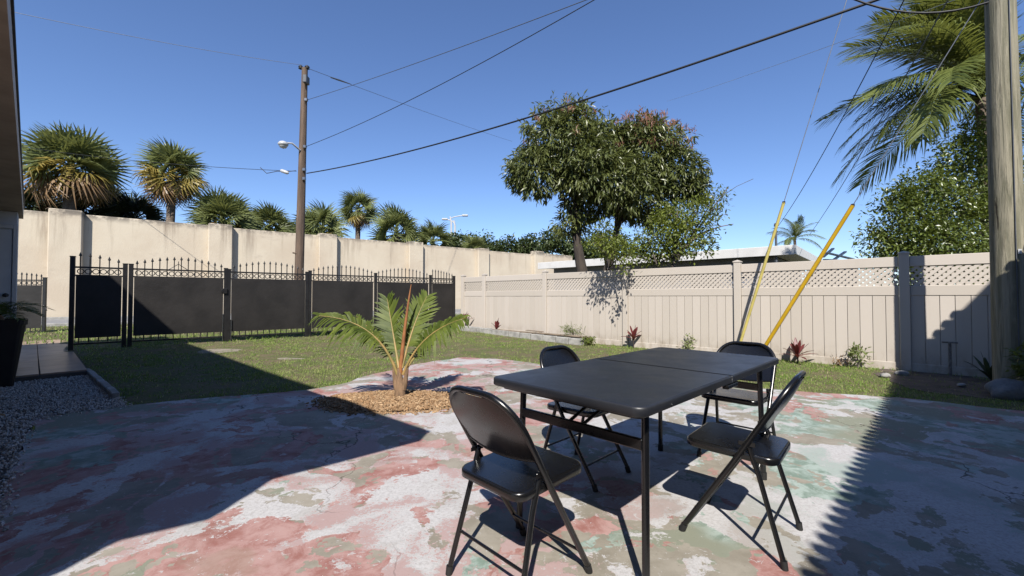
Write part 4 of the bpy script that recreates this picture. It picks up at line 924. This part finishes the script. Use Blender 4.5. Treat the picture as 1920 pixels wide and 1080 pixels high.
def sagline(a, b, sag, n=24): a, b = Vector(a), Vector(b); return [a.lerp(b, i/(n-1))+Vector((0, 0, -4*sag*(i/(n-1))*(1-i/(n-1)))) for i in range(n)]
def wire(label, pts, r, m='wire', cat='cable'): return single('overhead_cable', MB().tube(pts, r, 6), m, label, cat, 'overhead cables', tuple(pts[0]))
rp = lambda z: Vector((RP.x-.13, RP.y+.02, z))
wire('thick black cable sagging across the sky from pole to pole', sagline(at(575, 325, 16.9), rp(5.5), .34), .021)
wire('upper thin dark cable leaving the brown pole near its top', sagline(at(577, 187, 16.9), rp(7.05), .15), .010, 'greywire')
wire('twisted dark cable leaving the brown pole below its lamp arm', sagline(at(573, 275, 16.9), rp(8.1), .42), .011)
wire('faint pale line from the top of the brown pole to the upper left', sagline(at(567, 122, 17), at(-60, 4, 11), .12), .008, 'steelwire')
wire('dark cable left of the brown pole running behind the palms', sagline(at(556, 321, 16.9), at(-40, 262, 21), .25), .010)
p_ = [at(555, 320, 16.9), at(536, 322, 16.8), at(520, 321, 16.8), at(500, 325, 16.7), at(488, 314, 16.7)]
single('cable_splice_case', MB().tube([at(526, 319, 16.75), at(528, 320, 16.75), at(539, 324, 16.75), at(541, 325, 16.75)], [.03, .07, .07, .03], 8), 'lampgrey', 'small grey splice case on the cable just left of the brown pole', 'cable box')
wire('short wavy cable loop beside the brown pole', p_, .014)
wire('cable with a grey spacer right of the brown pole top', sagline(at(577, 128, 17), at(960, 265, 40), .1), .010, 'greywire')
single('line_spacer', MB().tube([at(620, 145, 19.2), at(635, 150, 19.8), at(658, 158, 20.8)], [.03, .045, .02], 6), 'greywire', 'grey spacer rod on the line right of the brown pole top', 'line spacer')
wire('black cable looping down to the near pole at top right', bez(at(1595, -4, 5.9), at(1720, 48, 5.7), tuple(rp(4.95)), 10), .014)
mast = at(1455, 445, 18.6)
wire('service cable dropping from the near pole to the grey house', sagline(rp(7.1), at(1456, 428, 18.5), .35), .010)
wire('pale high line crossing the sky toward the near pole', sagline(at(1250, 190, 30), at(1790, 0, 9), .1), .007, 'steelwire')
wire('pair line from near pole toward the roof, right of the first drop', sagline(rp(5.9), at(1518, 440, 19), .2), .009, 'greywire')
# guy wires with yellow guards
def guy(label, wl_, foot, tx, ty, m, r):
    a = Vector(foot); q = (tx-960)/F; s_top = (q*a.y-a.x)/((RP.x-a.x)-q*(RP.y-a.y)); zt = at(tx, ty, a.y+(RP.y-a.y)*s_top).z/s_top
    b = Vector((RP.x, RP.y, zt)); d = (b-a).normalized(); top = a.lerp(b, s_top)
    t = thing('guy_guard', label, 'guy guard', tuple(a), 0, 'yellow guy wire guards')
    part('guard_tube', MB().tube([a+d*.05, top], [r, r], 10), m, t); part('anchor_rod', MB().tube([a-d*.3, a+d*.35], .009, 6), 'bolt', t); part('clamp', MB().box(top, (.04, .04, .05), 0, .005), 'wire', t)
    single('guy_wire', MB().tube([top-d*.2, b], .0065, 6), 'steelwire', wl_, 'cable', 'guy wires', tuple(top))
fa = at(1419, 557, 7.92); guy('bright yellow guy guard leaning to the right in front of the fence', 'steel guy wire rising from the bright yellow guard', (fa.x, fa.y, 0), 1602, 385, 'yellow', .032)
fa = at(1379, 557, 8.18); guy('pale faded yellow guy guard left of the bright yellow one', 'steel guy wire rising from the pale yellow guard', (fa.x, fa.y, 0), 1472, 380, 'paleyellow', .026)
# highway lamps far beyond the wall
for lab, x0, y0, xh, yh in (('far highway lamp post with its head bent left', 853, 478, 834, 411), ('far thin highway lamp post with its head bent right', 846, 476, 872, 404)):
    Y = 75; b = at(x0, y0, Y); k = at(x0-2, yh+2, Y); h = at(xh, yh, Y); t = thing('highway_lamp', lab, 'street lamp', (b.x, b.y, .1), 0, 'highway lamps beyond the wall')
    part('post', MB().tube([(b.x, b.y, 0), (b.x, b.y, k.z-1), (k.x, k.y, k.z)], [.22, .17, .13], 8), 'lampgrey', t); part('arm', MB().tube(bez(k-Vector((0, 0, .6)), k, h, 6), .10, 6), 'lampgrey', t); part('lamp_head', MB().box(h, (1.1, .5, .35), 0, .1), 'lampgrey', t)

# ------------------------------------------------------------------ grey neighbour house beyond the vinyl fence
def neighbour():
    K = at(1489, 460, 18.0); zr = K.z; t = thing('grey_house', 'low blue grey house with broad white roof edge beyond the vinyl fence', 'house', (K.x, K.y, 0)); K.z = 0
    ang = math.atan2(D1.y, D1.x); hb = lambda u0, u1, v0, v1, z0, z1, bev=.015: MB().box(((K+D1*((u0+u1)/2)+D2*((v0+v1)/2)).x, (K+D1*((u0+u1)/2)+D2*((v0+v1)/2)).y, (z0+z1)/2), (u1-u0, v1-v0, z1-z0), ang, bev)
    part('wall', hb(.9, 13.5, .8, 9, -.05, zr-.36), 'greywall', t)
    rf = part('roof', hb(0, 14.2, .03, 10, zr-.30, zr), 'roofwhite', t)
    part('fascia', hb(-.02, 14.2, -.03, .026, zr-.40, zr+.03), 'roofwhite', rf); part('fascia', hb(-.06, -.024, -.03, 10, zr-.38, zr+.03), 'roofwhite', rf)
    part('soffit', hb(.02, 14, .05, .78, zr-.345, zr-.305), 'white', t); part('soffit', hb(.02, .88, .79, 9.9, zr-.345, zr-.305), 'white', t)
    part('opening', hb(.85, .895, 2.2, 5.0, 1.0, zr-.7), 'darkdoor', t)
    for u in (3.2, 7.2): w_ = part('window', hb(u, u+1.4, .755, .795, 1.2, 2.5), 'darkdoor', t); part('window_frame', hb(u-.06, u+1.46, .735, .752, 2.51, 2.58), 'white', w_)
    part('service_mast', MB().tube([(mast.x, mast.y, 2.4), (mast.x, mast.y, mast.z+.5)], .05, 8).lathe([(.09, 0), (.07, .12), (.0, .16)], (mast.x, mast.y, mast.z+.5), 8), 'greywire', t)
neighbour()
for lab, a, b in (('white broken board leaning left in the pile beside the grey house', (1543, 482), (1562, 466)), ('white broken board lying nearly flat on the pile beside the grey house', (1550, 474), (1600, 486)), ('white broken board sticking up right in the pile beside the grey house', (1562, 488), (1585, 472)), ('long low pale board at the base of the pile', (1545, 487), (1598, 489))):
    p, q = at(*a, 14.5), at(*b, 14.8); m = (p+q)/2; d = q-p; rot = d.to_track_quat('X', 'Z').to_matrix()
    single('scrap_board', MB().box(m, (d.length, .10, .05), 0, .005, rot), 'roofwhite', lab, 'board', 'scrap boards beside the grey house')
pile = at(1570, 500, 15); single('scrap_heap', MB().box((pile.x, pile.y+.3, pile.z*.5), (1.6, .9, pile.z), .3, .15), 'greywire', 'dark heap under the white boards behind the vinyl fence', 'junk pile')

# ------------------------------------------------------------------ small plants and yard bits
def rosette(name, label, cat, base, H, n, lw, m, seed, spread=.9, stem=0, group=None, stemmat='bark'):
    r = random.Random(seed); base = Vector(base); t = thing(name, label, cat, tuple(base), 0, group)
    part('stem', MB().tube([base-Vector((0, 0, .03)), base+Vector((.01, 0, max(stem, .05)))], [.014, .010], 6), stemmat, t)
    for i in range(n):
        az = i*2.4+r.uniform(-.3, .3); q = (i+.5)/n; el = R(82-70*q*spread); L = H*r.uniform(.75, 1.05); d = Vector((math.cos(az)*math.cos(el), math.sin(az)*math.cos(el), math.sin(el))); s_ = base+Vector((0, 0, stem*(1-.3*q)))
        sd = d.cross(Vector((0, 0, 1))).normalized(); V = []
        for tt, wd in ((0, .4), (.3, .9), (.65, 1), (.88, .55), (1, .05)):
            c = s_+d*L*tt-Vector((0, 0, .28*L*tt*tt*(.3+q))); V += [c-sd*lw*wd*.5+Vector((0, 0, .12*lw)), c, c+sd*lw*wd*.5+Vector((0, 0, .12*lw))]
        b_ = MB(); b_.add(V, [f for k in range(4) for f in ((3*k, 3*k+1, 3*k+4, 3*k+3), (3*k+1, 3*k+2, 3*k+5, 3*k+4))], True); part('leaf', b_, m, t)
    return t
gb = lambda x, y: (lambda p: (p.x, p.y, gz(p.x, p.y).item()))(gp(x, y, .02))
p = fp(-.25, .28); rosette('cordyline', 'red leaved cordyline in the far corner by the black fence end', 'plant', (p.x, p.y, .26), .36, 12, .07, 'cordyline', 1, .9, .12, 'red cordyline plants')
p = fp(.42, .50); rosette('cordyline', 'small dark red cordyline in front of the concrete blocks', 'plant', (p.x, p.y, .08), .34, 7, .09, 'cordyline', 2, .5, .16, 'red cordyline plants')
p = fp(2.12, .22); rosette('cordyline', 'slender dark red cordyline with upright leaves behind the table', 'plant', (p.x, p.y, .0), .34, 10, .085, 'cordyline', 3, .75, .24, 'red cordyline plants')
p = fp(3.42, .30); rosette('cordyline', 'spiky bright red cordyline right of the yellow guards', 'plant', (p.x, p.y, -.02), .40, 17, .06, 'cordyline', 4, 1.0, .14, 'red cordyline plants')
p = fp(4.35, .45); rosette('sword_plant', 'dark sword leaved plant in shade left of the near pole', 'plant', (p.x, p.y, -.02), .46, 13, .05, 'agave', 8, .55, .03)
def leafy(name, label, base, H, rad, n, size, m, seed, stems=4, wid=.4, group=None):
    base = Vector(base); t = thing(name, label, 'plant', tuple(base), 0, group); r = random.Random(seed); mb = MB(); tips = []
    for i in range(stems):
        e = base+Vector((r.uniform(-1, 1)*rad, r.uniform(-1, 1)*rad*.6, H*r.uniform(.6, 1))); mb.tube(bez(base, base+Vector((0, 0, H*.5)), e, 5), [.012, .009, .007, .005, .003], 5); tips.append(e)
    part('stem', mb, 'twig', t); lob = [(base+Vector((0, 0, H*.55)), (rad, rad*.7, H*.42))]+[(e, (rad*.3, rad*.3, H*.15)) for e in tips]; crown('foliage', lob, n, 6, size, wid, m, t, .1, seed, .3, .08)
p = gb(668, 612); leafy('garden_shrub', 'airy grey green shrub against the black fence behind the palm', p, .95, .42, 170, .075, 'shrub', 3, 9)
p = fp(3.76, .22); leafy('seedling', 'pale green seedling by the vinyl fence near the post shadow', (p.x, p.y, -.02), .36, .11, 26, .085, 'seedling', 4, 2, .35, 'seedlings along the vinyl fence')
p = fp(2.62, .2); leafy('seedling', 'small pale green seedling showing just above the tabletop', (p.x, p.y, -.01), .32, .10, 22, .08, 'seedling', 5, 2, .35, 'seedlings along the vinyl fence')
p = fp(3.66, .2); leafy('seedling', 'low withered brown weed left of the pale seedling', (p.x, p.y, -.02), .10, .15, 16, .06, 'fan_brown', 6, 3, .35, 'seedlings along the vinyl fence')
p = fp(1.45, .24); leafy('weed_tuft', 'grassy weed tuft on top of the concrete blocks', (p.x, p.y, .14), .28, .25, 40, .13, 'seedling', 7, 4, .08)
p = fp(1.66, .45); leafy('weed_tuft', 'dark green weed at the right end of the block row', (p.x, p.y, .03), .12, .16, 40, .07, 'ficus', 9, 3, .4)
leafy('garden_shrub', 'dark bushy plant at the foot of the near pole', (RP.x-.02, RP.y-.42, -.02), .55, .34, 170, .08, 'ficus', 12, 6)
# block edging with planks
r = random.Random(3); k = -.30; i = 0
names = ['first', 'second', 'third', 'fourth', 'fifth', 'sixth', 'seventh', 'eighth', 'ninth', 'tenth', 'eleventh', 'twelfth']
while k < 1.62 and i < 12:
    p = fp(k, .44+r.uniform(-.02, .02)); g = gz(p.x, p.y).item(); ang = math.atan2(-D1.y, -D1.x)+r.uniform(-.04, .04)
    single('concrete_block', MB().box((p.x, p.y, g+.065), (.39, .19, .17), ang, .012), 'concrete', 'weathered concrete edging block, %s from the black fence corner' % names[i], 'block', 'blocks edging the bed under the fence'); k += .168; i += 1
pb = MB(); pts = [fp(-.38, .10), fp(-.38, .36), fp(1.64, .36), fp(1.64, .10)]; pb.prism([(q.x, q.y) for q in pts], -.05, .155); struct('raised_soil_bed', pb, 'soil')
for lab, k0, k1, o0, z_, th in (('long dark weathered plank lying on the concrete blocks', .35, 1.0, .46, .20, .03), ('pale split plank lying over the right end of the blocks', 1.02, 1.66, .40, .185, .03), ('short pale plank resting crooked on the blocks', .84, 1.06, .36, .235, .02)):
    a, b = fp(k0, o0, z_), fp(k1, o0-.05, z_-.02); d = b-a; single('old_plank', MB().box((a+b)/2, (d.length, .12, th), 0, .004, d.to_track_quat('X', 'Z').to_matrix()), 'plank', lab, 'plank', 'old planks on the blocks')
p = fp(4.20, .10); single('pipe_standpipe', MB().tube([(p.x, p.y, -.05), (p.x, p.y, .46)], .017, 8).tube([(p.x-.07, p.y+.05, .47), (p.x+.07, p.y-.05, .47)], .012, 6), 'pipe', 'dark T shaped pipe standing against the shaded vinyl fence', 'pipe')
def rock(label, base, s_, seed, m='rock', group=None):
    bm = bmesh.new(); bmesh.ops.create_icosphere(bm, subdivisions=3, radius=1); g = random.Random(seed); off = g.uniform(0, 30)
    for v in bm.verts:
        n_ = float(fbm(v.co.x*1.3+off, v.co.y*1.3+v.co.z*1.1+off)); v.co *= .72+.6*n_; v.co.x *= s_[0]; v.co.y *= s_[1]; v.co.z *= s_[2]
    bm.verts.ensure_lookup_table(); mb = MB(); mb.add([(v.co.x+base[0], v.co.y+base[1], v.co.z+base[2]) for v in bm.verts], [[v.index for v in f.verts] for f in bm.faces], True); bm.free()
    single('rock', mb, m, label, 'rock', group)
q = gp(1897, 742); rock('rounded dark grey rock in the shade at the foot of the near pole', (q.x, q.y, .05), (.24, .16, .14), 2, group='rocks near the pole')
q = gp(1672, 688); rock('pale lump of rubble at the foot of the vinyl fence post', (q.x, q.y, .02), (.13, .09, .08), 3, 'concrete', 'rocks near the pole')
for i, (x, y, s_, lab) in enumerate(((1690, 700, .10, 'pale rubble piece at the shadow edge by the fence post'), (1660, 704, .07, 'small rubble piece in sun left of the shadow edge'), (1803, 722, .05, 'tiny pale stone on the shaded soil'), (1868, 705, .06, 'small stone in shade touching the near pole'))):
    q = gp(x, y); rock(lab, (q.x, q.y, .0), (s_, s_*.8, s_*.5), 10+i, 'concrete', 'rocks near the pole')
q = gp(2, 781); rock('tan stone on the gravel at the left picture edge', (q.x, q.y, .0), (.05, .03, .03), 32, 'mulch')
# planter with sago fronds
def planter():
    e = gp(40, 728); c = Vector((e.x-.42, e.y+.06, 0)); t = thing('planter', 'tall black tapered planter on the gravel by the house', 'planter', (c.x, c.y, 0), math.atan2(HU.y, HU.x))
    b_ = MB(); V = []
    for z, s_ in ((.01, .165), (.80, .255), (.80, .268), (.87, .272), (.87, .245), (.78, .235)):
        V += [(x*s_, y*s_, z) for x, y in rrect(2, 2, .25, 3)]
    m = 16; b_.add(V, [(i*m+j, i*m+(j+1) % m, (i+1)*m+(j+1) % m, (i+1)*m+j) for i in range(5) for j in range(m)]); b_.add(V[:m], [tuple(range(m))[::-1]]); part('pot', b_, 'planter', t, False)
    part('soil', slab([(x*.236, y*.236) for x, y in rrect(2, 2, .25, 3)], .76, .80, .005), 'soil', t, False)
    s = thing('sago_palm', 'green sago palm growing in the black planter', 'plant', (c.x, c.y, .79)); o = Vector((c.x, c.y, .79))
    part('trunk', MB().lathe([(.07, 0), (.085, .06), (.06, .13), (.02, .17)], (c.x, c.y, .78), 10), 'sheath', s)
    for i in range(15):
        az = i*2.4; q = i/15; L = .42 if i % 3 else .48; el = R(70-60*q); d = Vector((math.cos(az), math.sin(az), 0)); b0 = o+Vector((0, 0, .1)); cv = bez(b0, b0+d*L*.5*math.cos(el)+Vector((0, 0, L*(.25+.45*math.sin(el)))), b0+d*L+Vector((0, 0, L*(.45*math.sin(el)-.18))), 9)
        ra, ll = pinnate(cv, 30, .15, .010, (0, 0, 1), .15, .6, .5, .12, .008, i); f = part('frond', ll, 'youngpalm', s); part('stalk', ra, 'youngpalm', f)
planter()
